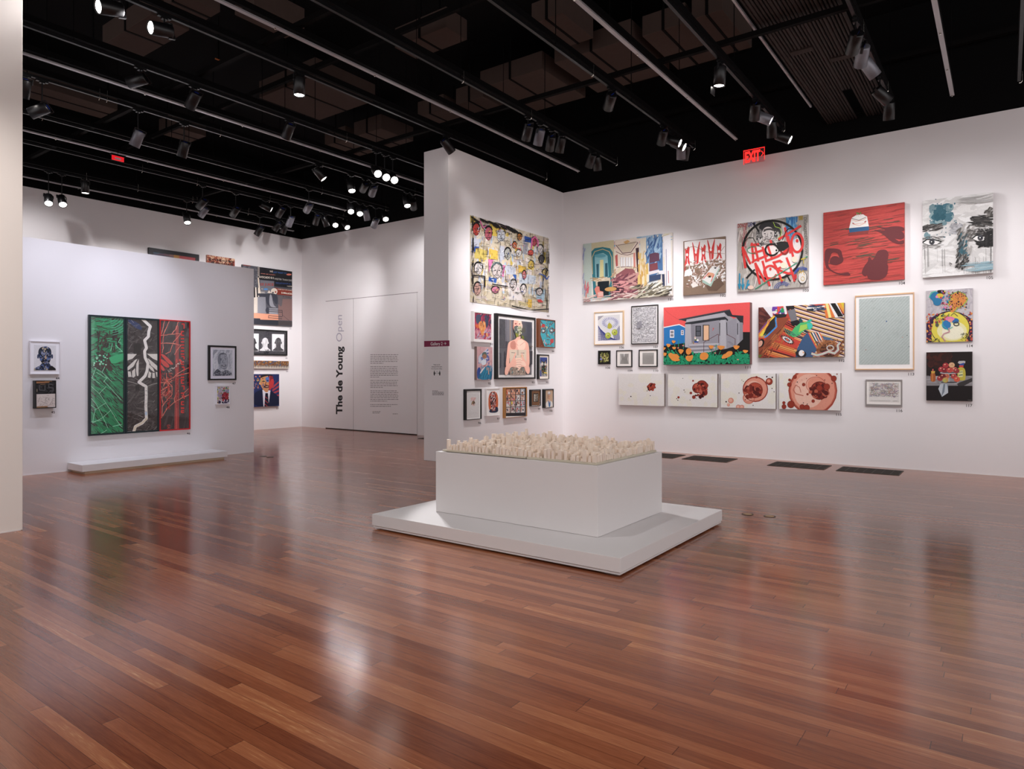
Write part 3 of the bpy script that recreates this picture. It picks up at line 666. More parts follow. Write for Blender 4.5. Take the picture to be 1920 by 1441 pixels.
def art(name, label, cat, plane, quad, crop, draw, dep=0.04, base='fff', side=None, frame=None, fcol='111', win=None, matc='f4f1ef', pr=None, glass=False, group=None, seed=None, rough=0.45):
    """unframed: one painted canvas; framed: frame > mount board > print as parts."""
    _n[0] += 1
    A = Art(plane, dep, crop); x0, z0, x1, z1 = A.quad(quad)
    A.o = ((x0+x1)/2, (z0+z1)/2); A.rnd = random.Random(seed or _n[0]*17)
    L0 = (x0-A.o[0], z0-A.o[1], x1-A.o[0], z1-A.o[1])
    if not frame:
        A.box = L0
        if draw: draw(A)
        o = link(name, A.mesh(name, base, side, 0.002), M['paint']); A.place(o); tag(o, label, cat, group); return o
    t = empty(name); A.place(t); tag(t, label, cat, group)
    def rc(q): a = A.quad(q); return (a[0]-A.o[0], a[1]-A.o[1], a[2]-A.o[0], a[3]-A.o[1])
    w = rc(win) if win else (L0[0]+frame, L0[1]+frame, L0[2]-frame, L0[3]-frame)
    fb = MB(); e = L0; D1 = -dep
    for q in ((e[0], e[1], e[2], w[1]), (e[0], w[3], e[2], e[3])): fb.box(q[0], q[2], D1, -0.002, q[1], q[3])
    for q in ((e[0], w[1], w[0], w[3]), (w[2], w[1], e[2], w[3])): fb.box(q[0], q[2], D1, -0.002, q[1], q[3])
    fb.build('frame', flat(fcol, rough), t)
    rec = min(0.012, dep*0.4)
    mb_ = MB().box(w[0], w[2], -dep+rec, -dep+rec+0.003, w[1], w[3])
    if pr is None: pw = w
    else:
        pw = rc(pr); mb_.build('mount_board', flat(matc, 0.8), t)
    B = Art(plane, dep, crop); B.o = A.o; B.rnd = A.rnd; B.box = pw; B.dep = dep-rec+0.0012
    if draw: draw(B)
    link('print', B.mesh('print', base, None, B.dep-0.003 if pr is None else dep-rec-0.0002), M['print' if glass else 'paint'], t)
    if glass: MB().box(w[0], w[2], -dep+0.006, -dep+0.008, w[1], w[3]).build('glazing', M['glass'], t)
    return t

K = '1d1b1c'
def face(A, x, y, rx, ry, col, feat=K, hair=None, hw=1.0, neck=None):
    if hair: A.C(hair, x, y-ry*.35, rx*1.18*hw, ry*.95)
    if neck: A.P(neck, [x-rx*.4, y+ry*.6, x+rx*.4, y+ry*.6, x+rx*.5, y+ry*1.5, x-rx*.5, y+ry*1.5])
    A.C(col, x, y, rx, ry)
    A.C(feat, x-rx*.4, y-ry*.12, rx*.17, ry*.08); A.C(feat, x+rx*.4, y-ry*.12, rx*.17, ry*.08)
    A.L(feat, rx*.12, [x, y-ry*.1, x-rx*.08, y+ry*.28, x+rx*.12, y+ry*.3]); A.L(feat, rx*.13, [x-rx*.35, y+ry*.55, x, y+ry*.5, x+rx*.35, y+ry*.56])
# ---- 101 ruined palace interior
def d101(A):
    A.S(['f2ead8', 'dfe6ea', 'ece2d0', 'f6f2ee'], 0, 0, 1, 1, 260, .35, .06, 80, 30)
    A.S(['8fb4cf', 'e8b8b0', 'b8cfe0', 'd8c890'], 0, 0, 1, .15, 60, .3, .03, 5, 10)
    A.P('c9d9d0', [85, 240, 190, 225, 190, 890, 95, 925]); A.P('d9cfa8', [185, 230, 455, 190, 475, 880, 210, 890])
    A.P('2f7f8c', [185, 330, 225, 290, 320, 275, 410, 290, 445, 340, 460, 870, 215, 890, 195, 600]); A.L('d8c48c', 8, [200, 600, 195, 400, 225, 330, 320, 300, 400, 330, 430, 400, 440, 860])
    A.P('8cc4cc', [225, 400, 260, 360, 330, 345, 380, 380, 395, 630, 235, 640]); A.P('e8dfa0', [290, 430, 330, 425, 335, 630, 285, 635])
    A.P('2a6070', [245, 480, 275, 475, 275, 635, 250, 638]); A.P('2a6070', [350, 470, 380, 465, 385, 628, 350, 630]); A.C('5fa8b8', 290, 380, 70, 22)
    A.P('e0d0b8', [235, 660, 410, 640, 415, 690, 400, 740, 240, 740]); A.P('16222a', [260, 690, 400, 680, 395, 850, 265, 860]); A.S(['c8a878', 'f0e0c8'], .1, .6, .28, .66, 20, .12, .02)
    A.P('f0e0d0', [470, 190, 760, 170, 770, 590, 480, 600]); A.P('c46058', [470, 380, 500, 360, 505, 500, 480, 510]); A.P('e08878', [690, 350, 712, 340, 715, 520, 695, 520])
    A.P('d8c8b0', [490, 250, 730, 200, 650, 340, 570, 350]); A.P('d8a868', [570, 215, 620, 190, 650, 210, 600, 240]); A.L('6a4a50', 9, [480, 250, 560, 350, 660, 340, 745, 220]); A.L('6a4a50', 5, [500, 255, 740, 215])
    A.L('6a3a3a', 7, [480, 330, 540, 360, 620, 372, 690, 350]); A.L('5a3a40', 7, [490, 520, 620, 510, 715, 520])
    for x in (535, 565, 600, 630, 665): A.P('f6f4f4', [x, 400, x+24, 395, x+25, 505, x, 508]); A.L('8a7a88', 3, [x, 400, x, 510])
    A.P('4a3038', [718, 290, 755, 280, 765, 560, 735, 590]); A.S(['e8d8b8', 'c8a888'], .36, .5, .62, .62, 50, .15, .03, 20, 60)
    A.P('9a5a60', [480, 610, 600, 530, 690, 540, 790, 700, 770, 800, 640, 890, 480, 880]); A.S(['b87478', '7a4452', 'd09a94', '8a4c5a'], .37, .62, .66, .97, 120, .3, .04, 10, 35)
    A.P('2c2430', [480, 680, 540, 740, 530, 860, 480, 880]); A.S(['e8a0a0', '5c3440'], .38, .7, .5, .9, 25, .2, .03)
    A.P('f0e6d0', [770, 180, 870, 170, 880, 690, 790, 740]); A.P('e0b858', [770, 430, 860, 390, 870, 600, 790, 610]); A.S(['e8c878', 'f4e8d0', 'd8a850'], .64, .3, .73, .8, 60, .3, .025, 88, 6)
    A.P('4f78a8', [880, 180, 1000, 150, 1040, 150, 1045, 560, 990, 580, 880, 700]); A.S(['3a5c90', '7ca4cc', 'a8c8e0', '5a86b4'], .73, .03, .88, .4, 90, .25, .03, 75, 30)
    A.P('6a4458', [885, 360, 950, 340, 1000, 350, 1005, 440, 885, 470]); A.P('8a4850', [885, 480, 980, 460, 985, 540, 890, 570]); A.P('e8e0e4', [880, 570, 1000, 545, 1000, 580, 880, 610]); A.P('3a4a6c', [885, 620, 1020, 600, 1020, 660, 890, 690])
    A.P('f4f2f4', [1040, 150, 1140, 120, 1150, 850, 1080, 760, 1060, 300]); A.L('8a88a8', 7, [1085, 300, 1090, 750]); A.L('c06868', 8, [1110, 560, 1115, 710]); A.P('ecebf0', [985, 560, 1075, 555, 1060, 600, 1000, 600]); A.P('39405c', [1035, 600, 1065, 600, 1070, 740, 1040, 750])
    A.S(['d8d0b8', 'a8a088', '6c6450', 'f0ece0', '4a443c'], .58, .8, .97, 1, 120, .28, .02, 20, 25)
    A.P('e88878', [225, 780, 250, 745, 285, 750, 290, 800, 330, 810, 335, 870, 260, 880]); A.P('f2c0b4', [265, 820, 330, 812, 330, 860, 270, 870]); A.C('dba860', 420, 780, 72, 26, -4); A.L('3a3030', 7, [415, 800, 415, 870]); A.S(['f0d8d0', 'c08888'], 0, .9, .6, 1, 40, .2, .02, 5, 20)
    A.S(['e86868', 'c86878'], .02, .7, .07, .9, 12, .2, .02, 85, 10); A.S(['9098c8'], 0, .05, .03, .9, 14, .2, .015, 85, 8)
def d102(A):
    A.P('8c7462', [1280, 200, 1790, 150, 1790, 820, 1295, 850]); A.P('f4f0ee', [1300, 215, 1420, 195, 1640, 178, 1790, 180, 1790, 430, 1560, 440, 1480, 480, 1400, 500, 1310, 490])
    r = 'd8332f'
    for i, x in enumerate((1335, 1440, 1530, 1620, 1718)):
        t, b = 195+abs(i-2)*6+(55, 30, 45, 0, 15)[i], (510, 480, 470, 430, 430)[i]
        if i in (1, 3): A.P(r, [x-46, t-10, x-38, t-12, x, b-120, x+40, t-20, x+48, t-24, x+30, b-20, x+14, b, x-16, b-2])
        else: A.P(r, [x-28, t+20, x-8, t+50, x+10, t, x+28, t+24, x+20, t+130, x+34, b-20, x+20, b, x+4, b-60, x-16, b+4, x-34, b-10, x-20, t+140])
        A.C('f4f0ee', x-2, t+105, 13, 18); A.P('f4f0ee', [x-3, t+150, x+3, t+150, x+3, b, x-3, b])
    A.P('b43434', [1300, 520, 1320, 515, 1310, 570, 1302, 575])
    A.S(['f4efec', 'e0d0c8', 'b8988a', '8a6a5c', 'fff'], .1, .38, 1, .85, 260, .09, .018, 0, 90)
    A.P('f4f0ee', [1310, 560, 1370, 530, 1400, 580, 1390, 610, 1300, 630]); A.P('eee6e0', [1380, 720, 1430, 690, 1470, 740, 1400, 765]); A.P('6e5648', [1560, 740, 1720, 640, 1780, 720, 1690, 800, 1590, 800])
    A.P('a8c4b8', [1515, 680, 1600, 560, 1610, 590, 1720, 520, 1722, 545, 1620, 750, 1520, 700]); A.P('eceae6', [1515, 660, 1640, 500, 1722, 520, 1610, 720]); A.P('e0a07c', [1590, 575, 1655, 590, 1640, 640, 1570, 630]); A.P(K, [1590, 620, 1620, 618, 1616, 642, 1588, 640]); A.P(K, [1655, 520, 1690, 516, 1680, 535, 1665, 535])
    A.L('d04038', 9, [1530, 655, 1590, 585]); A.L('d04038', 9, [1620, 690, 1660, 600])
    A.L('9c7058', 5, [1285, 325, 1340, 285, 1410, 265, 1470, 285, 1540, 325, 1640, 350, 1720, 350, 1785, 265]); A.L('9c7058', 5, [1720, 350, 1640, 480, 1540, 590, 1470, 605, 1430, 580, 1440, 540, 1500, 540, 1510, 570]); A.L('9c7058', 4, [1720, 350, 1785, 355])
def d103(A):
    A.P('b4aca4', [100, 310, 1165, 180, 1165, 1270, 110, 1330]); A.S(['9c948c', 'c8c0b8', 'd8d0cc', '8a8480', 'a8a49c'], 0, 0, 1, 1, 240, .22, .02, 85, 15)
    for i, (x, y) in enumerate(((190, 470), (280, 430), (230, 380))): A.R('e8e4d8', x, y, 26, 40, 5, 12, 20, 320)
    A.P('e6dcd8', [250, 700, 420, 640, 760, 620, 1030, 520, 1060, 700, 980, 960, 760, 1130, 420, 1120, 260, 950])
    A.T('a81828', 'DONOT', 104, 375, 56, 150, 1, -.09, .0, 1, .02); A.T('20307c', 'DENY', 262, 358, 58, 120, 1, -.1, 0, 1, .02); A.T('807c78', 'DENY', 390, 330, 40, 90, 1, -.1, 0, 1); A.T('6c6864', 'DONT', 740, 262, 36, 100, 1, -.12, 0, 1)
    A.T('606060', 'DONOTDENYNOW', 1095, 215, 42, 560, .04, 1, -1, 0); A.T(K, 'DENY', 165, 800, 45, 220, 0, -1, -1, 0) ; A.T('b8c838', 'DONOT', 110, 1025, 30, 150, 0, -1, 1, 0)
    A.P('2c70a8', [850, 225, 1005, 205, 1000, 290, 970, 300, 975, 480, 900, 520, 885, 330]); A.S(['2c6ca8', '74acd0', '3888b8'], .70, .04, .84, .3, 50, .25, .012, 88, 6); A.P('a89048', [1020, 200, 1085, 195, 1085, 255, 1025, 262])
    A.S(['b02838'], .03, .08, .14, .3, 14, .3, .008, 88, 4)
    # portrait with curls
    A.C('2e2c2e', 590, 370, 165, 85); A.C('3a3838', 700, 450, 65, 90); A.C('7c7876', 430, 480, 55, 90); A.D([K, 'b8b4b0', '4c4848', 'e0dcd8'], .28, .16, .62, .36, 160, .006, .022, lambda x, y: y < .24 or x < .36 or x > .5)
    A.C('d4ccc8', 565, 460, 92, 100); A.S(['8c8684', 'eae4e2', '5c5654'], .36, .22, .52, .36, 60, .06, .010, 30, 60); A.P('4c4846', [500, 400, 545, 385, 600, 380, 650, 395, 655, 430, 600, 410, 540, 415, 490, 445])
    A.C(K, 515, 465, 17, 7); A.C(K, 610, 455, 17, 7); A.L('4c4644', 6, [560, 460, 555, 510, 580, 515]); A.C('3a3030', 575, 540, 38, 13); A.C('f0ece8', 575, 535, 28, 5)
    A.L('b8dc40', 7, [640, 290, 670, 360, 740, 380, 765, 440, 750, 500, 700, 545])
    # spray paint circle and strokes
    A.R('15130f', 630, 710, 445, 440, 32, 48); A.L(K, 26, [340, 300, 430, 440]); A.L(K, 26, [365, 1000, 240, 1130]); A.L(K, 22, [850, 1090, 900, 1180])
    rd = 'd6241f'; q = 34
    for w, pts in ((q, [180, 660, 225, 980]), (q, [180, 660, 300, 920]), (q, [320, 600, 345, 880, 320, 900]), (q, [300, 640, 430, 620]), (q, [360, 610, 420, 880]), (q, [340, 760, 520, 700]), (q, [350, 870, 560, 790]),
                   (q, [480, 660, 540, 880]), (q, [560, 650, 620, 830]), (q, [520, 880, 720, 800, 860, 700]), (q, [600, 560, 620, 640]), (q, [815, 370, 900, 760]), (q, [720, 550, 1060, 345]), (q, [860, 500, 940, 810]),
                   (q, [370, 900, 440, 1220]), (q, [370, 900, 520, 1190]), (q, [480, 870, 545, 1120]), (q, [640, 880, 700, 1000, 780, 1200]), (q, [640, 900, 740, 870, 820, 930, 700, 1000, 860, 1060, 930, 1060]), (q, [840, 820, 930, 1060, 960, 1180]), (q, [540, 1100, 590, 1250])): A.L(rd, w, pts)
    A.R(rd, 1000, 600, 85, 140, 36); A.R(rd, 600, 1040, 95, 95, 32, 24, 20, 330); A.R('8e1512', 810, 680, 60, 90, 26); A.C(rd, 600, 995, 18, 22); A.C(rd, 1000, 570, 22, 26)
    A.R('15130f', 620, 705, 95, 85, 26); A.P('1c1a18', [690, 600, 760, 580, 860, 590, 880, 660, 800, 720, 720, 730]); A.C('e8e2dc', 690, 715, 26, 28); A.C(K, 690, 715, 16, 17)
    A.L(K, 12, [780, 560, 830, 430, 880, 385, 960, 400]); A.W(K, 8, [220, 580, 280, 520, 340, 530, 400, 640, 450, 660, 500, 600], 6)
    A.L('18916a', 13, [375, 1295, 530, 1190, 760, 1050, 1000, 900]); A.L('18916a', 13, [1110, 830, 1155, 805]); A.R('18916a', 340, 710, 85, 50, 9, 16, 60, 300)
    for x, a, b in ((140, 1060, 1290), (190, 1130, 1300), (270, 1160, 1290)): A.L('1a8cb0', 20, [x, a, x-4 if x != 270 else 235, b]); A.P('1a8cb0', [x-30, b-70, x+25, b-80, x-2, b+10])
    for r in (60, 80, 100): A.R('2a4a9c', 790, 1290, r*1.3, r, 9, 16, 180, 320)
    for r in (0, 18, 36): A.L('2a4a9c', 10, [960, 1040+r, 1010, 980+r, 1080, 965+r, 1150, 985+r*.6])
    A.C('dcd8d4', 1080, 1120, 65, 90); A.R('4c4844', 1080, 1120, 65, 90, 8); A.L('c8a020', 9, [1020, 1090, 1040, 1010, 1060, 1060, 1090, 1020, 1110, 1090]); A.R('c8a020', 1085, 1140, 26, 30, 7, 12); A.L('c8a020', 9, [750, 1180, 770, 1140, 790, 1170, 815, 1140]); A.C('ecdcc4', 800, 940, 50, 48); A.C('ecdcc4', 960, 850, 40, 45); A.L('d8c020', 14, [1060, 850, 1130, 830]); A.L('d8c020', 10, [1095, 840, 1100, 915]); A.C('c02028', 975, 1110, 22, 40)
    A.C('e8c8b8', 305, 1270, 45, 30)
def d104(A):
    A.P('c8403a', [70, 265, 885, 150, 885, 930, 80, 980]); A.S(['b03a34', 'd44c40', '9c3a34', 'c04038'], 0, 0, 1, 1, 260, .35, .012, 4, 4)
    A.S(['6c4a3a', '5c5040', '7c4438'], .1, .18, 1, .95, 170, .25, .012, 4, 4, lambda x, y: (.25 < x < .6 and .4 < y < .7) or A.rnd.random() < .35)
    dk = '6c2a2e'
    A.G(dk, [580, 395, 640, 400, 700, 410, 760, 395, 840, 395, 882, 410, 882, 450, 800, 430, 740, 450, 715, 480, 740, 520, 800, 545, 880, 520, 882, 580, 800, 570, 740, 540, 700, 500, 650, 460, 575, 435, 600, 430, 680, 440, 700, 430, 600, 400])
    A.C(dk, 800, 490, 85, 60); A.P('c8403a', [790, 520, 850, 530, 882, 515, 882, 530, 830, 545])
    A.G(dk, [85, 650, 110, 615, 170, 615, 250, 625, 265, 690, 280, 740, 240, 775, 190, 785, 130, 770, 150, 700, 205, 690, 240, 715, 215, 660, 160, 655, 145, 700, 120, 760, 130, 810, 180, 850, 250, 870, 320, 850, 350, 880, 330, 890, 240, 885, 140, 840, 90, 800])
    A.G(dk, [455, 850, 490, 780, 520, 750, 525, 700, 545, 705, 560, 740, 590, 700, 610, 650, 640, 630, 690, 625, 725, 650, 722, 710, 710, 770, 728, 800, 700, 925, 520, 935, 515, 880, 490, 900, 465, 880])
    A.P('8c3430', [320, 460, 535, 420, 520, 470, 325, 490]); A.P('f6f2ee', [355, 320, 510, 295, 530, 400, 330, 420]); A.P('245a88', [330, 415, 530, 395, 530, 435, 335, 458])
    A.P('f8f4f0', [360, 310, 400, 285, 470, 275, 510, 300, 505, 360, 440, 385, 375, 370]); A.L('e8a890', 5, [362, 330, 400, 345, 470, 335, 508, 310]); A.L('e8a890', 5, [365, 370, 430, 390, 500, 360]); A.L('5a3a34', 5, [362, 318, 430, 336, 500, 305])
    for x, y in ((370, 365), (380, 372), (490, 352), (498, 346)): A.C('b02020', x, y, 6)
    for x, y in ((410, 265), (425, 270), (447, 265)): A.L('e8d8d0', 5, [x, y, x, y+28]); A.C('508c3c', x, y-2, 7, 9)
    A.L('e8b0a0', 4, [375, 375, 500, 360])
def d105(A):
    A.P('eeecea', [1060, 140, 1770, 55, 1770, 865, 1070, 905]); A.S(['f6f5f4', 'dcdad8', 'e4e2e0'], 0, 0, 1, 1, 110, .4, .05, 5, 40)
    A.D(['7c9ca4', '4c7c8c', '9cb8bc'], .15, .1, .42, .32, 46, .01, .07); A.D(['2c6474', '386c7c'], .18, .12, .3, .24, 30, .02, .05); A.D(['3c7484'], .05, .06, .5, .5, 60, .002, .012)
    A.S(['b0b0b4', '9a9a9e', 'c4c4c8'], .40, .35, .56, .46, 40, .08, .03, 10, 60); A.D(['7898a0'], .05, .42, .1, .5, 8, .01, .04)
    A.G('5c5854', [1065, 410, 1130, 380, 1230, 370, 1255, 395, 1180, 405, 1110, 425, 1068, 435]); A.S(['2c2a2a', '7c7874', '4c4846'], .0, .32, .27, .4, 60, .12, .012, 12, 12)
    A.G('3c3836', [1560, 345, 1640, 325, 1760, 335, 1765, 395, 1690, 375, 1600, 370]); A.S(['1c1a1a', '5c5854', '3c3a38'], .7, .28, 1, .42, 70, .14, .014, -12, 12)
    A.S(['8c8884', 'b8b4b0', '6c6864'], .5, .4, .72, .75, 70, .12, .02, 60, 25); A.S(['5a6a70', '3c4448', '2f6a7a'], .52, .5, .64, .8, 40, .10, .02, 65, 20)
    def eye(x, y, w, h):
        A.S(['8c8884', '5c5856', 'b0acaa'], (x-w*1.2-1060)/710, (y-h*2.2-100)/800, (x+w*1.2-1060)/710, (y+h*1.8-100)/800, 46, .1, .008, 8, 30)
        A.P('f4f2f0', [x-w, y+6, x-w*.5, y-h*.9, x+w*.1, y-h, x+w, y-4, x+w*.6, y+h*.8, x-w*.3, y+h])
        A.L('1c1a1a', 12, [x-w, y+6, x-w*.5, y-h*.9, x+w*.1, y-h, x+w*1.1, y-6]); A.L('4c4a48', 5, [x+w, y-4, x+w*.6, y+h*.8, x-w*.3, y+h, x-w, y+6]); A.L('6c6866', 6, [x-w*1.05, y-h*1.0, x-w*.4, y-h*1.8, x+w*.3, y-h*1.9, x+w, y-h*.9])
        A.C('4c4c54', x+4, y-3, h*.95); A.C('100e10', x+4, y-3, h*.55); A.C('fff', x+1, y-5, h*.22)
    eye(1155, 555, 92, 30)
    A.S(['1c1a1a', '2c2a2a', '4c4a48', '0e0c0c'], .8, .46, 1, .66, 190, .10, .02, -20, 50); eye(1640, 515, 80, 30); A.S(['141212', '2c2828'], .88, .5, 1, .64, 70, .08, .02, 60, 40)
    A.G('2c2826', [1415, 790, 1440, 755, 1480, 750, 1520, 775, 1500, 800, 1460, 800]); A.S(['4c4846', '8c8884', '2c2826'], .5, .75, .66, .92, 50, .09, .014, 70, 30); A.L('5c5856', 9, [1335, 760, 1360, 775]); A.L('9c9896', 6, [1330, 770, 1350, 790])
    for i in range(34):
        x = A.rnd.choice((A.rnd.uniform(1080, 1320), A.rnd.uniform(1450, 1760))); y = A.rnd.uniform(580, 640) if x < 1400 else A.rnd.uniform(600, 800); A.L(A.rnd.choice(('8c8a88', 'b4b2b0', '4c4a48')), A.rnd.uniform(1.2, 4), [x, y, x+3, min(870, y+A.rnd.uniform(80, 260))])
    A.L('2c2a2a', 7, [1750, 560, 1750, 855]); A.S(['8cacb8', 'a8c4cc'], .7, .86, 1, .96, 20, .3, .02, 5, 6); A.S(['4c4844', '7c7874'], .9, .2, 1, .3, 26, .06, .02, 50, 30); A.C('2c5c6c', 1198, 127, 6); A.C('2c5c6c', 1668, 119, 6); A.S(['b8b6b4'], .6, .03, 1, .12, 30, .25, .01, 5, 10)
art('painting', 'wide loose painting of a ruined palace interior with a blue arched fireplace', 'painting', 'R', (78, 240, 1148, 100, 1165, 855, 92, 938), (1080, 420, 6.4), d101, 0.05, 'f0e8dc', 'd8d0cc')
art('painting', 'painting of red clothes pegs over crumpled white scraps and a mousetrap box on brown', 'painting', 'R', (1280, 205, 1788, 148, 1796, 825, 1295, 850), (1080, 420, 6.4), d102, 0.04, '8c7462', '7c6a5c')
art('painting', 'graffiti painting of a curly haired child under a black circle and red spray letters', 'painting', 'R', (102, 305, 1160, 184, 1165, 1268, 110, 1325), (1370, 380, 8), d103, 0.05, 'b4aca4', 'c8c2be')
art('painting', 'large red painting of a white birthday cake with dark arm shadows reaching', 'painting', 'R', (70, 262, 884, 152, 886, 928, 78, 978), (1530, 350, 16/3), d104, 0.045, 'c8403a', 'b8403a')
art('painting', 'large ink and teal painting of two dripping eyes on white', 'painting', 'R', (1060, 140, 1768, 52, 1774, 864, 1070, 905), (1530, 350, 16/3), d105, 0.06, 'eeecea', 'c8c2be')
# ---- 106-110
def d106(A):
    A.P('f0eeee', [120, 195, 370, 175, 370, 465, 125, 470]); A.P('b0acb4', [122, 195, 190, 188, 125, 245])
    for i in range(15): A.L('2c3c8c', 6, [125, 300+i*13, 150+i*9, 340+i*8, 170+i*16, 470])
    for i in range(8): A.L('2c3c8c', 6, [300+i*9, 400-i*14, 310+i*10, 465])
    A.C('ecebf2', 262, 270, 108, 74)
    for i in range(26):
        t = i*math.pi/13; A.L('4454a4', 5, [262+60*math.cos(t), 268+42*math.sin(t), 262+92*math.cos(t+.12), 268+62*math.sin(t+.12)])
    A.R('8c94c8', 262, 268, 52, 36, 3)
    A.P('c8c040', [232, 330, 235, 290, 250, 268, 272, 280, 285, 305, 275, 330, 255, 338]); A.L('5c4c20', 3, [256, 270, 250, 255])
    for x, y in ((238, 412), (312, 376)): A.C('b8c440', x, y, 33, 35); A.C('dce078', x-6, y-8, 18, 18); A.C('8c8430', x, y, 8, 8)
def dots107(A):
    A.F('c4c2c6', 0, 0, 1, 1); A.D(['f4f2f4', 'e4e2e6'], 0, 0, 1, 1, 900, .006, .015); A.D(['6c6a70', '8c8a92', '5c5a60'], 0, 0, 1, 1, 420, .002, .006); A.D(['9c9aa2'], .2, .4, .4, .6, 40, .01, .02)
def d108(A):
    A.F('2c2c1c', 0, 0, 1, 1); A.S(['a8a850', '7c8440', 'c8c078', '5c6430', '4c3c2c'], .1, .1, .95, .9, 90, .05, .02, 80, 30); A.D(['8c8ccc'], .1, .4, .25, .7, 8, .008, .016); A.D(['8c4c30', 'e8e0a0'], .3, .3, .9, .8, 16, .004, .01)
def dlines(vert):
    def f(A):
        A.F('c8c4c0', 0, 0, 1, 1)
        for i in range(60):
            t = i/60
            if vert: A.FP('8c8884' if i % 2 else 'a8a4a0', [t, .0, t+.007, 0, .5+(t-.5)*.6+.01, .5, t+.01, 1, t, 1, .5+(t-.5)*.6, .5])
            else: A.F('9c9894' if i % 7 else '6c6864', 0, t, 1, t+.006)
        if vert: A.FP('f0eeec', [.42, 0, .54, 0, .5, .3, .46, .3])
    return f
c4 = (1100, 560, 6)
art('framed_print', 'pale wood framed print of pears on a blue and white striped bowl', 'framed print', 'R', (80, 150, 415, 130, 418, 508, 86, 520), c4, d106, 0.03, frame=.02, fcol='d9b994', win=(90, 162, 404, 500), pr=(124, 188, 370, 462))
art('framed_print', 'thin black framed grey sheet covered with tiny speckles', 'framed print', 'R', (500, 82, 800, 63, 802, 502, 504, 512), c4, dots107, 0.03, frame=.012, win=(508, 92, 794, 494), pr=(518, 100, 782, 484))
art('framed_print', 'smallest black framed dark green yellow picture at far left of the right wall', 'framed picture', 'R', (127, 583, 261, 580, 263, 732, 127, 736), c4, d108, 0.03, frame=.02, win=(141, 598, 248, 716))
art('framed_print', 'small square black framed print with a split fan of fine grey lines', 'framed print', 'R', (331, 578, 508, 575, 509, 764, 333, 770), c4, dlines(True), 0.03, frame=.01, win=(340, 588, 500, 756), pr=(372, 618, 472, 732), matc='efe9e4')
art('framed_print', 'small square black framed print with level fine grey lines', 'framed print', 'R', (584, 572, 794, 568, 796, 762, 586, 768), c4, dlines(False), 0.03, frame=.01, win=(594, 582, 786, 754), pr=(625, 607, 755, 735), matc='efe9e4')
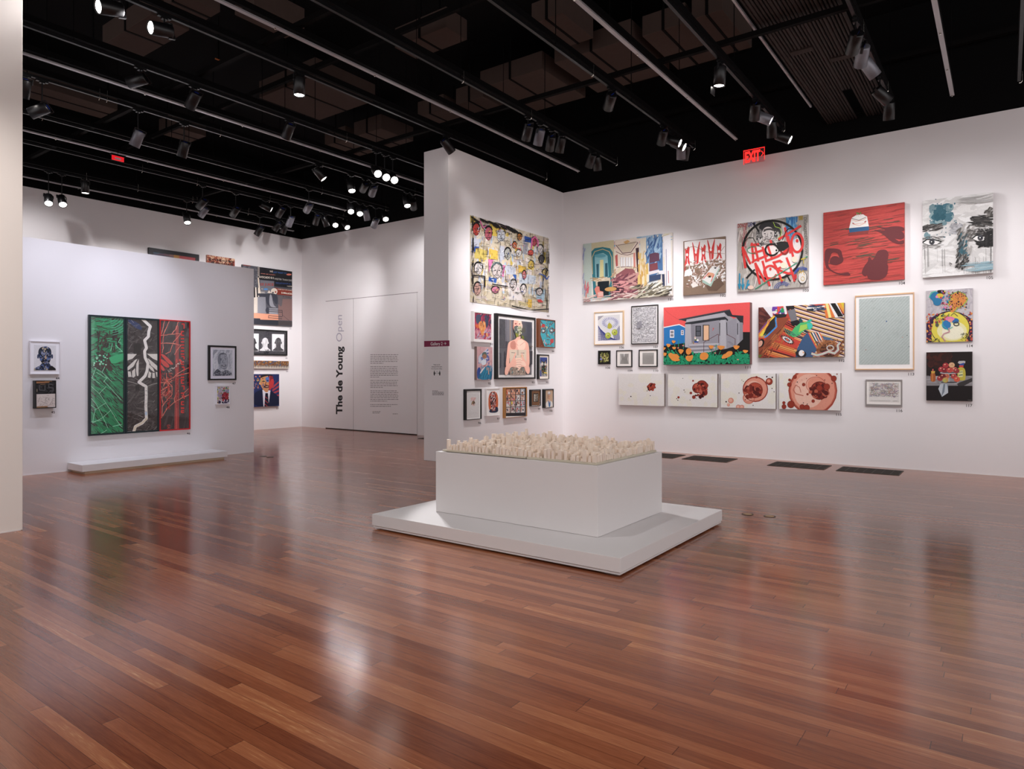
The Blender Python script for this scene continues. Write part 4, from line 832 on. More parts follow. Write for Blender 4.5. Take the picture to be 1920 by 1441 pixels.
# ---- 111 house number seven
def d111(A):
    A.P('f2504e', [45, 170, 1710, 60, 1710, 700, 45, 700]); A.P(K, [45, 905, 460, 850, 1500, 850, 1575, 640, 1710, 640, 1710, 1290, 45, 1290])
    A.L('a83434', 3, [55, 180, 120, 260, 200, 320, 330, 400])
    A.P('f4f2f4', [45, 545, 345, 485, 465, 545, 465, 560, 345, 505, 45, 562]); A.P('0f78c0', [48, 562, 345, 505, 465, 560, 465, 850, 48, 908])
    for x0, y0, x1, y1 in ((165, 600, 248, 750), (380, 605, 432, 698)):
        A.Q('f4f2f4', x0, y0, x1, y1)
        for i in range(2):
            for j in range(2): A.Q('4c4c5c', x0+(x1-x0)*(.2+.34*i), y0+(y1-y0)*(.12+.42*j), x0+(x1-x0)*(.46+.34*i), y0+(y1-y0)*(.44+.42*j))
    A.P('a6a4ac', [485, 400, 1210, 265, 1500, 450, 1575, 455, 1575, 780, 1450, 900, 1270, 960, 900, 1040, 590, 1050, 455, 935, 460, 480]); A.P('b6b4bc', [485, 400, 1215, 262, 1240, 330, 490, 448])
    A.P('2c3036', [325, 395, 1320, 203, 1370, 310, 1585, 325, 1580, 490, 1500, 450, 1450, 360, 1280, 330, 1215, 262, 485, 400, 480, 435]); A.P('42464e', [325, 395, 1320, 203, 1328, 222, 360, 412])
    A.P('2c3036', [440, 490, 480, 455, 1230, 345, 1290, 400, 1280, 440, 1240, 400, 665, 490, 655, 512, 560, 485]); A.P('1e2024', [1570, 450, 1585, 455, 1580, 500, 1572, 500])
    A.P('9a98a2', [520, 500, 1120, 410, 1120, 850, 520, 850]); A.P('b8b6be', [460, 500, 570, 490, 570, 620, 585, 850, 520, 880, 520, 940, 455, 930]); A.P('8c8a94', [570, 495, 650, 505, 640, 850, 585, 850])
    A.P('bab8c0', [1140, 410, 1245, 400, 1255, 960, 1130, 960]); A.P('9c9aa4', [1245, 400, 1290, 440, 1450, 360, 1460, 900, 1260, 960]); A.P('a8a6b0', [1450, 370, 1510, 440, 1510, 840, 1455, 900]); A.P('92909a', [1510, 450, 1575, 460, 1575, 780, 1510, 840])
    A.Q('1c1e22', 660, 518, 766, 725); A.Q('5c5e68', 676, 530, 752, 618); A.Q('5c5e68', 676, 632, 752, 712); A.Q('1c1e22', 800, 500, 926, 808); A.P('f0bf98', [818, 515, 915, 512, 915, 798, 818, 798])
    A.T('d84038', '7', 982, 612, 48, 34, 1, 0, -.1, 1, .03); A.P(K, [1120, 465, 1134, 465, 1132, 710, 1120, 710]); A.P(K, [1255, 450, 1268, 455, 1274, 700, 1262, 700]); A.P('24262c', [1465, 470, 1480, 470, 1480, 690, 1465, 690])
    for i in range(5): A.P('c2c0c8' if i % 2 == 0 else '8e8c96', [530+i*12, 875+i*36, 1110-i*26, 855+i*36, 1100-i*30, 888+i*36, 540+i*12, 908+i*36])
    A.P(K, [455, 930, 520, 940, 600, 1052, 880, 1045, 1180, 955, 1180, 1100, 455, 1100])
    A.P('9c9aa4', [1265, 780, 1420, 900, 1270, 960]); [A.L('72707a', 8, [1275+i*30, 830+i*22, 1340+i*24, 825+i*20]) for i in range(4)]
    for p in ([820, 1030, 822, 835, 1090, 683, 1105, 690, 1107, 852], [1265, 685, 1425, 770, 1422, 900]): A.L('5c2826', 9, p)
    A.C('e8c8b8', 652, 752, 15, 26); A.P('5c7434', [640, 790, 665, 765, 700, 775, 720, 800, 700, 830, 650, 815]); A.P('24489c', [636, 812, 720, 812, 715, 845, 640, 845]); A.C('f4f0f0', 702, 798, 22, 22); A.L('d8a8a0', 12, [655, 850, 652, 885]); A.L('d8a8a0', 12, [690, 850, 684, 885]); A.P('a88454', [610, 830, 632, 825, 628, 878, 610, 870]); A.C('f0ece8', 656, 768, 14, 14)
    g = '0f9f6e'
    for p in ([110, 920, 160, 1000, 150, 1260], [250, 860, 280, 1020, 350, 1090], [380, 1060, 400, 1260], [970, 970, 985, 1180], [1145, 1000, 1070, 1180], [1470, 980, 1500, 1060, 1490, 1250], [1620, 1050, 1600, 1200], [1300, 1150, 1400, 1260], [560, 1200, 565, 1270], [590, 1050, 700, 1180], [1060, 880, 1045, 1040], [1045, 1040, 1075, 1180], [335, 800, 330, 950], [435, 840, 425, 970]): A.L(g, 12, p)
    A.D([g, '14b07c', '0c8a60'], 0, .86, 1, 1, 420, .008, .024); A.D([g, '14b07c'], .05, .76, .14, .88, 40, .01, .02); A.D([g, '14b07c'], .35, .8, .48, .95, 60, .01, .022); A.D([g], .5, .8, .62, .92, 40, .008, .02); A.D([g], .84, .8, .98, .95, 60, .008, .02); A.S([g, '14b07c'], 0, .84, 1, 1, 200, .07, .012, 60, 70)
    o = 'ef9433'
    for x, y, rx, ry in ((50, 960, 44, 28), (75, 1070, 40, 34), (145, 900, 44, 34), (245, 830, 40, 28), (255, 950, 42, 26), (385, 1015, 56, 46), (970, 930, 54, 34), (1160, 940, 78, 40), (1455, 935, 66, 40), (1630, 1015, 56, 30)):
        A.G(o, [x-rx, y-ry*.7, x-rx*.5, y-ry, x+rx*.3, y-ry*.9, x+rx, y-ry*.6, x+rx*.75, y+ry*.2, x+rx*.1, y+ry*1.1, x-rx*.3, y+ry, x-rx*.8, y+ry*.1])
    for p in ([130, 1080, 175, 1035, 240, 1065, 310, 1060, 340, 1100, 365, 1120, 330, 1150, 370, 1175, 350, 1200, 230, 1205, 180, 1150], [475, 1010, 500, 960, 555, 945, 588, 980, 580, 1050, 530, 1085, 490, 1060], [465, 1140, 500, 1090, 560, 1100, 600, 1080, 625, 1100, 600, 1180, 550, 1215, 500, 1190],
              [745, 1120, 765, 1050, 830, 1028, 900, 1050, 920, 1100, 890, 1160, 820, 1185, 760, 1165], [1168, 1130, 1200, 1070, 1245, 1060, 1290, 1010, 1370, 1005, 1385, 1050, 1350, 1100, 1270, 1140, 1175, 1160]): A.G(o, p)
    for x, y in ((330, 948), (427, 902), (1045, 1046), (1482, 1172)): A.C('f08878', x, y, 18, 12)
art('painting', 'painting of a grey bungalow numbered seven behind orange poppies under a red sky', 'painting', 'R', (45, 172, 1706, 62, 1712, 1258, 45, 1272), (1240, 560, 10.294), d111, 0.13, 'f2504e', '7c4a48')
# ---- 112 striped blankets
def d112(A):
    A.P('c8402c', [195, 230, 1590, 150, 1590, 1045, 195, 1045])
    st = ['2c3c50', 'e07830', 'd8b048', '1c1a1c', 'e8502c', 'f0e8e0', '2c5c64', 'f0a040', 'c83828', '2c3c50', 'e8c878', 'e06830', '344c70', 'f4f0ec', 'd84830', '1c1a1c']
    for i in range(40):
        c = st[(i*5+i//3) % len(st)]; y = 150+i*22; A.P(c, [780, y-60, 1600, y+190, 1600, y+207, 780, y-43])
    st2 = ['e89038', '1c1a1c', 'e87028', '344058', 'f0c060', 'd84028', '1c1a1c', 'e8a048']
    for i in range(26):
        c = st2[(i*3+i//4) % len(st2)]; A.P(c, [690-i*18, 420+i*24, 1010-i*6, 590+i*24, 1010-i*6, 606+i*24, 690-i*18, 434+i*24])
    A.P('d03c2c', [560, 640, 880, 790, 820, 900, 480, 740])
    for k, c in ((1.0, K), (.72, 'f4f0ec'), (.45, '3c4c70'), (.25, 'e06030')):
        pts = []
        for i in range(32): t = i*math.pi/16; r = (1 if i % 2 else .72)*k; pts += [665+125*r*math.cos(t)+40*r*math.sin(t), 755+80*r*math.sin(t)+40*r*math.cos(t)]
        A.P(c, pts)
    A.P('5c2c28', [195, 230, 430, 216, 400, 400, 230, 620, 195, 620]); A.S(['7c4034', '4c2420'], 0, 0, .16, .35, 40, .12, .02, -30, 10); A.P('f0ecf0', [270, 225, 420, 215, 430, 380, 400, 390]); A.P('94482c', [195, 1045, 195, 900, 460, 560, 500, 390, 690, 400, 600, 560, 260, 1040]); A.S(['a85830', '7c3820', 'b86838'], .02, .35, .3, .98, 100, .15, .02, 55, 12, lambda x, y: abs((1-y)*.62-x+.02) < .1)
    A.L('3c1c18', 5, [650, 480, 200, 985]); A.P('7c4888', [195, 620, 380, 400, 430, 400, 195, 650]); A.P('e88838', [195, 655, 440, 360, 495, 370, 495, 560, 300, 730, 195, 720]); A.P('f0d838', [205, 690, 440, 370, 460, 370, 260, 700]); A.P('2c2828', [270, 680, 370, 470, 470, 375, 470, 560, 310, 690]); A.L('2c8cd8', 24, [485, 370, 475, 440, 490, 540, 340, 690, 290, 720])
    A.L('f0c030', 9, [260, 590, 280, 600, 330, 520, 350, 440, 420, 390]); A.L('e84830', 8, [290, 610, 365, 500, 380, 440]); A.L('30a8a0', 8, [240, 715, 320, 660])
    A.P('8c4cc0', [420, 215, 600, 205, 610, 320, 440, 340]); A.D(['1c9c60', 'e84030', '2c3cb0', '6c3ca8', 'f0ecf0'], .17, .02, .3, .15, 34, .01, .04); A.P('f0ecf0', [600, 205, 640, 204, 665, 330, 630, 345]); A.P('2c2a2c', [440, 345, 600, 330, 660, 345, 640, 385, 500, 400])
    A.P('242226', [640, 205, 770, 200, 790, 230, 760, 270, 670, 285]); A.P('7c7a80', [665, 280, 790, 250, 830, 430, 730, 460]); A.P('1e1c20', [720, 460, 840, 430, 875, 480, 840, 520, 770, 525, 730, 500]); A.C('d06030', 715, 262, 14, 6)
    A.P('24505c', [850, 420, 880, 400, 920, 440, 910, 480, 880, 490]); A.P('1fb8a8', [980, 460, 1050, 415, 1075, 430, 1030, 480]); A.P('48c070', [700, 680, 780, 560, 880, 480, 1000, 460, 1060, 480, 1085, 540, 1050, 590, 960, 590, 900, 640, 830, 700, 760, 715]); A.P('38c8b8', [980, 480, 1070, 490, 1085, 545, 1020, 590]); A.P('a8d858', [880, 520, 990, 500, 990, 570, 850, 640])
    for i in range(9): A.L('2c3c50' if i % 2 else '58c088', 6, [610+i*17, 560+i*8, 650+i*22, 650+i*5, 720+i*22, 700-i*4])
    A.P('3c5c84', [1000, 640, 1150, 910, 1080, 1040, 800, 1040, 830, 900, 920, 720]); A.P('4c6c94', [1210, 690, 1400, 730, 1430, 790, 1250, 790])
    for i, c in enumerate(('e84830', 'e8c060', '2c3c58', 'f0ece8', '3c5c84', 'f0a888', '2c3c58', 'f0ece8', 'e87038')): A.P(c, [1000+i*22, 640-i*2, 1024+i*22, 638, 1170+i*14, 820+i*-4, 1140+i*14, 900-i*14])
    A.C('9c6038', 1340, 920, 200, 160); A.C('4c2c1c', 1350, 930, 150, 110); A.S(['b87848', '7c4828'], .68, .68, 1, .95, 70, .08, .02, 0, 90, lambda x, y: True)
    for w, c in ((50, '6c2c84'), (40, 'e88830'), (30, 'f4f0e0'), (20, '1c9c94'), (9, 'f4f0ec')): A.L(c, w, [1060, 980, 1150, 1010, 1240, 990, 1340, 950, 1440, 980, 1500, 920, 1490, 850, 1530, 800]); A.R(c, 1370, 890, 55, 40, w*.5, 14)
    A.C('28242a', 890, 985, 90, 60, 10); A.C('f4f2f4', 900, 975, 46, 50, 15); A.P('e89838', [920, 950, 945, 965, 925, 985]); A.C('1c1a1c', 240, 810, 48, 70, 25); A.C('e0a890', 225, 820, 34, 55, 25)
    A.P('e87828', [1255, 168, 1350, 160, 1450, 390, 1300, 405]); A.P('f4e890', [1290, 168, 1335, 162, 1390, 395, 1345, 400]); A.P('f4f2f0', [1345, 160, 1480, 155, 1590, 385, 1450, 392]); A.P('1c1a1c', [1370, 160, 1450, 156, 1585, 375, 1500, 380]); A.P('f0a030', [1480, 155, 1592, 150, 1592, 330]); A.P('e8d030', [1540, 152, 1592, 150, 1592, 260])
    A.S(['344c70', 'f0ece8', '24303c'], .6, .03, .78, .13, 40, .1, .02, -8, 10); A.P('6c7034', [195, 1000, 260, 1000, 230, 1048, 195, 1048])
art('painting', 'colourful painting of striped woven blankets, feet and objects seen from above', 'painting', 'R', (192, 230, 1592, 150, 1596, 1032, 195, 1050), (1400, 550, 8.727), d112, 0.09, 'c8402c', '8c7468')
# ---- 113, 114, 116, 117
def d113(A):
    A.F('c3cecb', 0, 0, 1, 1)
    for i in range(-34, 40): A.FP('bac6c3' if i % 2 else 'cbd5d2', [0, i/40+.75, 1, i/40+.0, 1, i/40+.014, 0, i/40+.764])
    A.S(['b0bebb', 'd4dcd8', 'bcc8c6'], 0, 0, 1, 1, 420, .05, .003, 40, 15); A.C('2c5c9c', 385, 384, 6); [A.C(c, x, y, 4) for c, x, y in (('388468', 170, 450), ('2c3c3c', 592, 526), ('d88868', 545, 545), ('2c2c2c', 610, 636), ('a84838', 178, 670), ('d8c070', 500, 290))]
def d114(A):
    A.P('c6bfc4', [780, 80, 1248, 50, 1248, 585, 785, 595]); A.S(['b8b0b8', 'd0cace'], 0, 0, 1, .6, 90, .15, .02, 60, 60)
    A.P('3c1c44', [785, 595, 785, 400, 830, 350, 900, 310, 1000, 290, 1110, 292, 1190, 330, 1248, 370, 1248, 590]); A.D(['c84838', 'e88830', '7c2c60', 'f0a050'], 0, .45, 1, 1, 260, .006, .02); A.P('e8d848', [840, 595, 835, 470, 860, 380, 920, 320, 1010, 288, 1100, 290, 1180, 340, 1215, 430, 1210, 520, 1170, 590]); A.R('2c1c34', 1022, 450, 195, 165, 7, 30, 140, 400); A.C('f2ecb0', 1040, 480, 150, 100); A.C('f8f4d8', 1050, 490, 110, 75)
    A.G('e08838', [1005, 220, 1040, 110, 1100, 90, 1160, 110, 1195, 160, 1170, 220, 1100, 240, 1060, 290, 1030, 300]); A.L('98c840', 8, [1015, 230, 1010, 180, 1040, 110, 1110, 85, 1170, 115, 1198, 165, 1150, 230, 1095, 245, 1070, 290])
    A.G('1c78a8', [815, 150, 840, 100, 900, 85, 950, 100, 960, 150, 940, 180, 920, 230, 860, 225, 850, 180]); A.L('30c8a0', 8, [812, 150, 835, 98, 880, 85]); A.C('1c1c1c', 935, 92, 42, 22, 10); A.C('e0c030', 920, 130, 36, 24); A.C('c8384c', 930, 150, 12); A.C('e888b8', 890, 140, 14, 12)
    A.D(['2c1c34', 'c8384c', 'e0c030', 'e888b8', '1c78a8'], .34, .02, .6, .4, 80, .004, .014); A.D(['2c1c34', '7c2c30', 'e0a030'], .5, .05, .88, .4, 110, .004, .012); A.D(['c8384c', '2c1c34', '78a840'], .2, .46, .5, .62, 60, .004, .014)
    A.C('1c78b8', 985, 420, 45, 45); A.C('1c68a8', 1075, 380, 36, 26); A.C('e878b0', 1020, 360, 46, 22); A.C('f09890', 1025, 375, 24, 18); A.L('40c0a8', 7, [945, 370, 950, 430, 1000, 470, 1050, 440]); A.R('3c3c38', 1085, 412, 26, 18, 9, 14); A.C('5c5c54', 892, 422, 17, 20); A.C('4c4c48', 892, 394, 9, 9)
    A.L('c89098', 11, [1008, 450, 1015, 490, 960, 510, 940, 540, 975, 585]); A.L('4c4c48', 5, [1030, 330, 1060, 300, 1100, 335]); A.S(['3c5c30', '2c1c34'], .05, .9, .3, 1, 30, .03, .006, 70, 50); A.S(['3c5c30', '2c1c34'], .75, .85, .95, 1, 30, .03, .006, 110, 50)
def d116(A):
    A.F('ece8e4', 0, 0, 1, 1)
    A.S(['d08880', '8c8cb8', '98b898', '9c98a8', 'c8a070', 'b898b0'], .05, .05, .95, .72, 380, .05, .0035, 0, 90)
    for i in range(10): A.S(['7c7888'], .05, .06+i*.07, .95, .09+i*.07, 8, .12, .002, 0, 4)
    A.L('8c8884', 2, [228, 1178, 420, 1180]); A.L('8c8884', 3, [450, 1183, 495, 1180])
def d117(A):
    A.P('1e1413', [785, 695, 1245, 688, 1245, 1185, 785, 1178]); A.D(['3c1410', '48180f', '30140f'], .05, .0, .5, .25, 60, .02, .06); A.P('908c8e', [785, 932, 1245, 930, 1245, 1030, 785, 1028]); A.S(['a8a4a8', '7c787c', 'bcb8bc'], 0, .48, 1, .66, 50, .12, .01, 0, 6); A.P('1a1213', [785, 1028, 1245, 1030, 1245, 1185, 785, 1178]); A.P('3a3636', [1090, 1005, 1245, 950, 1245, 985, 1160, 1030, 1100, 1030])
    A.G('a85820', [828, 900, 870, 900, 878, 940, 874, 990, 828, 990, 824, 940]); A.P('c8742c', [838, 905, 852, 905, 852, 985, 836, 985]); A.P('d8a83c', [832, 882, 872, 882, 868, 905, 834, 905]); A.P('d86058', [843, 862, 856, 862, 854, 884, 845, 884])
    A.P('c0bcbc', [1098, 800, 1110, 782, 1160, 780, 1175, 785, 1172, 805, 1150, 800, 1148, 815, 1118, 812]); A.P('284c9c', [1115, 812, 1165, 800, 1160, 825, 1115, 828]); A.P('d04030', [1112, 825, 1155, 825, 1155, 845, 1112, 845]); A.G('c8b83c', [1110, 845, 1158, 845, 1178, 880, 1176, 965, 1160, 978, 1098, 975, 1092, 870]); A.P('e0dc98', [1105, 880, 1150, 875, 1150, 940, 1105, 945]); A.L('5c6c40', 6, [1108, 895, 1148, 890]); A.L('284c5c', 8, [1108, 925, 1148, 920])
    A.C('c8c8cc', 1015, 900, 95, 12); A.C('5c5c60', 1015, 897, 80, 7); A.C('a8a8ac', 1010, 1000, 98, 14); A.C('4c4a4c', 1010, 995, 84, 9); A.L('b0b0b4', 10, [1010, 905, 1010, 990])
    for x, y, c in ((1038, 822, 'e0b080'), (978, 826, 'b02830'), (935, 865, 'b43038'), (968, 872, '8c1c28'), (1066, 868, 'c86050'), (1018, 872, 'c84038'), (1085, 880, '9c2c30'), (922, 955, 'a42830'), (985, 935, 'c86848'), (1060, 935, 'b83c38'), (950, 935, '7c1c24'), (975, 972, 'c8a050'), (1090, 965, 'd85838')):
        A.C(c, x, y, 31, 26); A.C('e8b090', x-8, y-9, 8, 6); A.C('4c1418', x+3, y-2, 5, 3)
    A.C('b8b860', 965, 978, 17, 18); A.P('c4ccd4', [925, 1012, 1000, 1010, 1002, 1100, 940, 1140, 904, 1060]); A.P('7c8894', [955, 1012, 975, 1012, 965, 1090, 935, 1138]); A.P('94a0ac', [985, 1012, 1000, 1012, 1000, 1080]); A.L('8c8884', 3, [1198, 1172, 1235, 1174])
c7 = (1590, 530, 5.3375)
art('framed_print', 'large pale wood framed sheet of fine pale green diagonal lines', 'framed print', 'R', (68, 130, 660, 92, 662, 866, 70, 874), c7, d113, 0.04, frame=.02, fcol='d6ae88', win=(78, 142, 650, 858), pr=(110, 160, 616, 815), matc='f2efee')
art('painting', 'square painting of a yellow dome with a colourful plume rising on grey', 'painting', 'R', (780, 80, 1246, 52, 1248, 584, 785, 596), c7, d114, 0.03, 'c6bfc4', 'a8a0a0')
art('framed_print', 'small grey framed drawing of faint multicoloured scribble lines', 'framed drawing', 'R', (174, 968, 541, 968, 543, 1232, 177, 1236), c7, d116, 0.03, frame=.02, fcol='8c8684', win=(186, 981, 530, 1220), pr=(208, 995, 512, 1195), matc='ece8e4')
art('painting', 'dark still life painting of apples on a stand, honey bottle and spray bottle', 'painting', 'R', (783, 695, 1243, 688, 1246, 1184, 785, 1176), c7, d117, 0.05, '1e1413', '5c4c48')
# ---- 115 four canvases
def blob(A, x, y, r, light=False):
    a, b = ('e89880', 'c86048') if light else ('9c3018', '6c1810')
    A.C(b, x, y, r*1.03, r*1.03); A.C(a, x, y, r*.93, r*.93)
    if light: A.C('f0b8a4', x-r*.15, y-r*.1, r*.62, r*.6)
def dots(A, pts):
    for x, y, r in pts: A.C('2c1414', x, y, r)
c8 = (1140, 690, 4.174)
def f115(fn):
    def g(A): A.F('f1edea', 0, 0, 1, 1); A.D(['f2eee2', 'f1ece0'], 0, 0, 1, 1, 22, .02, .09); fn(A)
    return g
def d115a(A):
    for x, y, r in ((340, 142, 27), (316, 145, 12), (362, 128, 10), (365, 150, 9), (350, 168, 10)): blob(A, x, y, r)
    A.D(['4c100c', 'b84830'], .63, .3, .8, .55, 24, .01, .03, lambda x, y: (x-.72)**2*2+(y-.42)**2 < .012); dots(A, [(306, 177, 3.5), (322, 173, 3), (331, 215, 3.5), (179, 221, 5), (164, 233, 2)])
def d115b(A):
    blob(A, 735, 140, 45); blob(A, 700, 155, 40); A.C('b84830', 700, 150, 30); blob(A, 765, 135, 20); blob(A, 762, 180, 16); blob(A, 735, 195, 16); A.D(['4c100c', '8c2818', 'c86048'], .5, .25, .82, .7, 70, .01, .04, lambda x, y: (x-.66)**2*2+(y-.5)**2 < .04)
    blob(A, 649, 194, 10); blob(A, 672, 226, 14); blob(A, 552, 228, 9); blob(A, 666, 98, 7); dots(A, [(595, 171, 4), (602, 186, 3), (585, 80, 3), (538, 238, 4), (547, 250, 4), (642, 248, 3), (690, 238, 3)])
def d115c(A):
    blob(A, 1153, 165, 97, True); blob(A, 1102, 232, 46, True); A.R('8c2818', 1153, 165, 97, 95, 5); A.C('8c2818', 1150, 172, 62); A.C('b84830', 1150, 170, 55); A.D(['5c140e', '7c2014', 'c05a40', '9c3420'], .35, .28, .75, .85, 110, .012, .045, lambda x, y: (x-.6)**2*1.8+(y-.55)**2 < .04)
    blob(A, 1262, 104, 27); A.C('e89880', 1258, 100, 14); blob(A, 1163, 70, 9); blob(A, 962, 253, 21, True); blob(A, 943, 287, 11, True); blob(A, 1020, 303, 18, True); blob(A, 1048, 305, 18, True)
    dots(A, [(1243, 66, 6), (1286, 72, 6), (1026, 194, 4), (1300, 184, 4), (1284, 158, 4), (1136, 290, 4), (1048, 92, 3), (925, 262, 6), (1060, 103, 3), (1075, 246, 4)])
def d115d(A):
    blob(A, 1603, 175, 186, True); A.R('8c2818', 1603, 175, 186, 178, 5, 40); A.C('f4c4b0', 1570, 200, 110); A.R('c86048', 1625, 130, 75, 62, 5); A.C('e8957c', 1625, 130, 66, 58); blob(A, 1655, 175, 70); A.C('a83c24', 1655, 172, 60); A.D(['5c140e', '7c2014', 'c05a40'], .5, .3, .85, .8, 80, .012, .05, lambda x, y: (x-.66)**2*1.8+(y-.5)**2 < .035)
    A.L('c8705c', 7, [1470, 130, 1450, 170, 1470, 200, 1530, 215]); A.L('c8705c', 5, [1470, 130, 1500, 150, 1510, 190])
    for x, y, r in ((1712, 145, 25), (1655, 155, 23), (1463, 68, 15), (1422, 92, 11), (1420, 128, 17), (1532, 128, 13), (1606, 257, 13), (1432, 283, 28), (1378, 300, 18), (1377, 270, 12), (1520, 302, 20), (1555, 310, 24), (1768, 80, 22), (1562, 203, 9), (1740, 52, 7), (1793, 46, 5)): blob(A, x, y, r)
    dots(A, [(1633, 57, 4), (1482, 108, 4), (1697, 92, 4), (1754, 118, 4), (1530, 271, 4), (1560, 280, 4), (1554, 80, 3), (1518, 90, 2)])
for q, fn, lab in (((80, 36, 440, 50, 440, 296, 86, 288), d115a, 'first of four white canvases in a row, with one tiny red brown cluster'), ((468, 38, 855, 50, 855, 304, 470, 298), d115b, 'second of four white canvases, with a fist sized red brown cluster'),
                   ((876, 38, 1312, 46, 1312, 318, 890, 308), d115c, 'third of four white canvases, with a large pale red bubble'), ((1334, 36, 1820, 40, 1820, 330, 1345, 320), d115d, 'last of four white canvases, with a huge pink bubble filling it')):
    art('painting', lab, 'painting', 'R', q, c8, f115(fn), 0.07, 'f1edea', '9c8a84', group='row of four blob canvases')
# ---- works on the free-standing wall
def d90(A):
    A.sub = 0.2
    A.P('d6c8ae', [130, 150, 1108, 430, 1105, 1345, 145, 1220]); A.S(['c8b898', 'e4dac8', 'd0c0b0', 'cfc0b8'], 0, 0, 1, 1, 200, .35, .05, 10, 40); A.S(['c8ccd8', 'e0c458', 'e8dcd8', 'b4b8c8', 'd8b890', 'f0e8e0', 'b8c8d8'], .03, .08, .97, .8, 130, .17, .06, 85, 12)
    for c, p in (('e4c654', [140, 160, 200, 175, 200, 250, 150, 260]), ('e4c654', [380, 250, 500, 290, 490, 420, 400, 400]), ('d8c060', [190, 540, 350, 590, 340, 700, 195, 680]), ('e0b848', [370, 560, 480, 590, 480, 700, 370, 690]), ('cdd0dc', [150, 430, 250, 450, 250, 560, 150, 560]), ('c4c8d4', [500, 520, 560, 540, 560, 700, 500, 700]),
                 ('1f4c9c', [805, 405, 890, 430, 885, 490, 810, 480]), ('e0b848', [730, 760, 830, 790, 820, 850, 730, 850]), ('e4c850', [850, 740, 930, 760, 920, 830, 850, 810]), ('d874a8', [360, 690, 430, 700, 400, 770, 370, 860]), ('d874a8', [530, 760, 570, 770, 550, 920, 520, 880]), ('2458a8', [370, 910, 470, 930, 460, 985, 365, 960]), ('2458a8', [660, 880, 710, 885, 700, 950]),
                 ('c4c8d4', [570, 760, 700, 800, 700, 880, 580, 880]), ('e0d8d4', [600, 960, 780, 990, 780, 1200, 620, 1190]), ('c9d2dc', [740, 860, 950, 900, 940, 1000, 740, 990]), ('a8c4d4', [960, 1040, 1060, 1070, 1050, 1200, 950, 1180]), ('9c9ca4', [800, 480, 850, 500, 840, 640, 780, 620]), ('d8c898', [730, 1200, 900, 1250, 890, 1290, 740, 1250]), ('e0b848', [850, 1180, 900, 1190, 895, 1290, 850, 1280]), ('e4c850', [1030, 600, 1070, 610, 1065, 740, 1030, 730]), ('c0392c', [850, 590, 905, 600, 905, 650, 850, 640])): A.P(c, p)
    for x, y, rx, ry, c, h in ((215, 330, 42, 75, 'c43a30', K), (365, 380, 45, 80, 'c86070', K), (520, 400, 50, 75, 'c8ccd4', 'd8b850'), (600, 630, 38, 70, 'b8b8b0', K), (240, 810, 50, 70, 'dcd4d0', K), (470, 840, 62, 90, 'c8bcb8', '74888c'), (745, 420, 28, 45, 'e09040', K), (925, 480, 32, 55, 'c85060', 'd85c98'),
                               (1000, 570, 35, 50, 'dcd4d0', '3c3a3c'), (735, 620, 35, 40, 'e4e0dc', None), (885, 760, 35, 50, 'd8b850', None), (800, 890, 24, 52, 'c87070', K), (1060, 860, 34, 45, 'c8b070', K), (225, 1060, 42, 75, 'c89c90', K), (445, 1070, 45, 40, 'c87890', K), (665, 1010, 38, 62, 'e8dcd8', '6c6864'), (790, 1070, 34, 62, 'e4dcd8', K), (985, 1095, 36, 42, 'dcd0cc', K), (680, 520, 26, 40, 'e0703c', None), (880, 615, 30, 34, 'd04838', None), (1010, 700, 30, 50, '4c484c', K)): face(A, x, y, rx, ry, c, K, h); A.W(K, 5, [x-rx, y-ry*.5, x-rx*.9, y+ry*.4, x, y+ry, x+rx*.9, y+ry*.4, x+rx, y-ry*.5], 4, 4); A.W('5c5048', 4, [x-rx*.6, y+ry*.7, x+rx*.6, y-ry*.7], 8, 5); A.W(K, 7, [x-rx*1.2, y-ry*.4, x-rx*.3, y-ry*1.1, x+rx*.6, y-ry*1.05, x+rx*1.1, y-ry*.2], 6, 4)
    A.S([K, '2c2a2c', '3c3a3c'], 0, 0, 1, 1, 230, .20, .006, 4, 6); A.S([K, '2c2a2c'], 0, 0, 1, 1, 210, .16, .006, 88, 8); A.S([K], 0, 0, 1, 1, 150, .08, .008, 0, 90); A.S(['f0ece4', 'c8ccd8', 'b8bcc8'], 0, .1, 1, .8, 120, .06, .014, 0, 90)
    A.S([K], 0.01, .0, .03, 1, 26, .2, .016, 88, 5); A.S([K], .0, 0, .6, .05, 26, .3, .03, -10, 5); A.S([K], .9, .05, 1, 1, 30, .25, .02, 88, 8); A.S(['e4c654', 'd8a838', '1f4c9c', 'd874a8'], 0, 0, 1, 1, 60, .06, .012, 0, 90)
    A.L('d85c98', 12, [250, 220, 290, 310, 330, 280]); A.L('d85c98', 14, [885, 560, 890, 450, 925, 420, 965, 470, 960, 540]); A.L('c8443c', 9, [690, 560, 740, 560, 750, 590]); A.P('c83838', [950, 1190, 1000, 1185, 1030, 1225, 970, 1220]); A.L('1f4c9c', 16, [185, 600, 190, 545, 240, 550]); A.L('1f4c9c', 12, [980, 870, 1050, 900, 1070, 940, 1100, 900]); A.L('1f4c9c', 6, [510, 1185, 550, 1195])
    for p in ([160, 890, 310, 905], [560, 1020, 590, 1030], [400, 1000, 590, 1030], [640, 1265, 860, 1320, 1090, 1305], [490, 260, 610, 305], [165, 900, 165, 1000], [310, 900, 310, 1040]): A.L(K, 14, p)
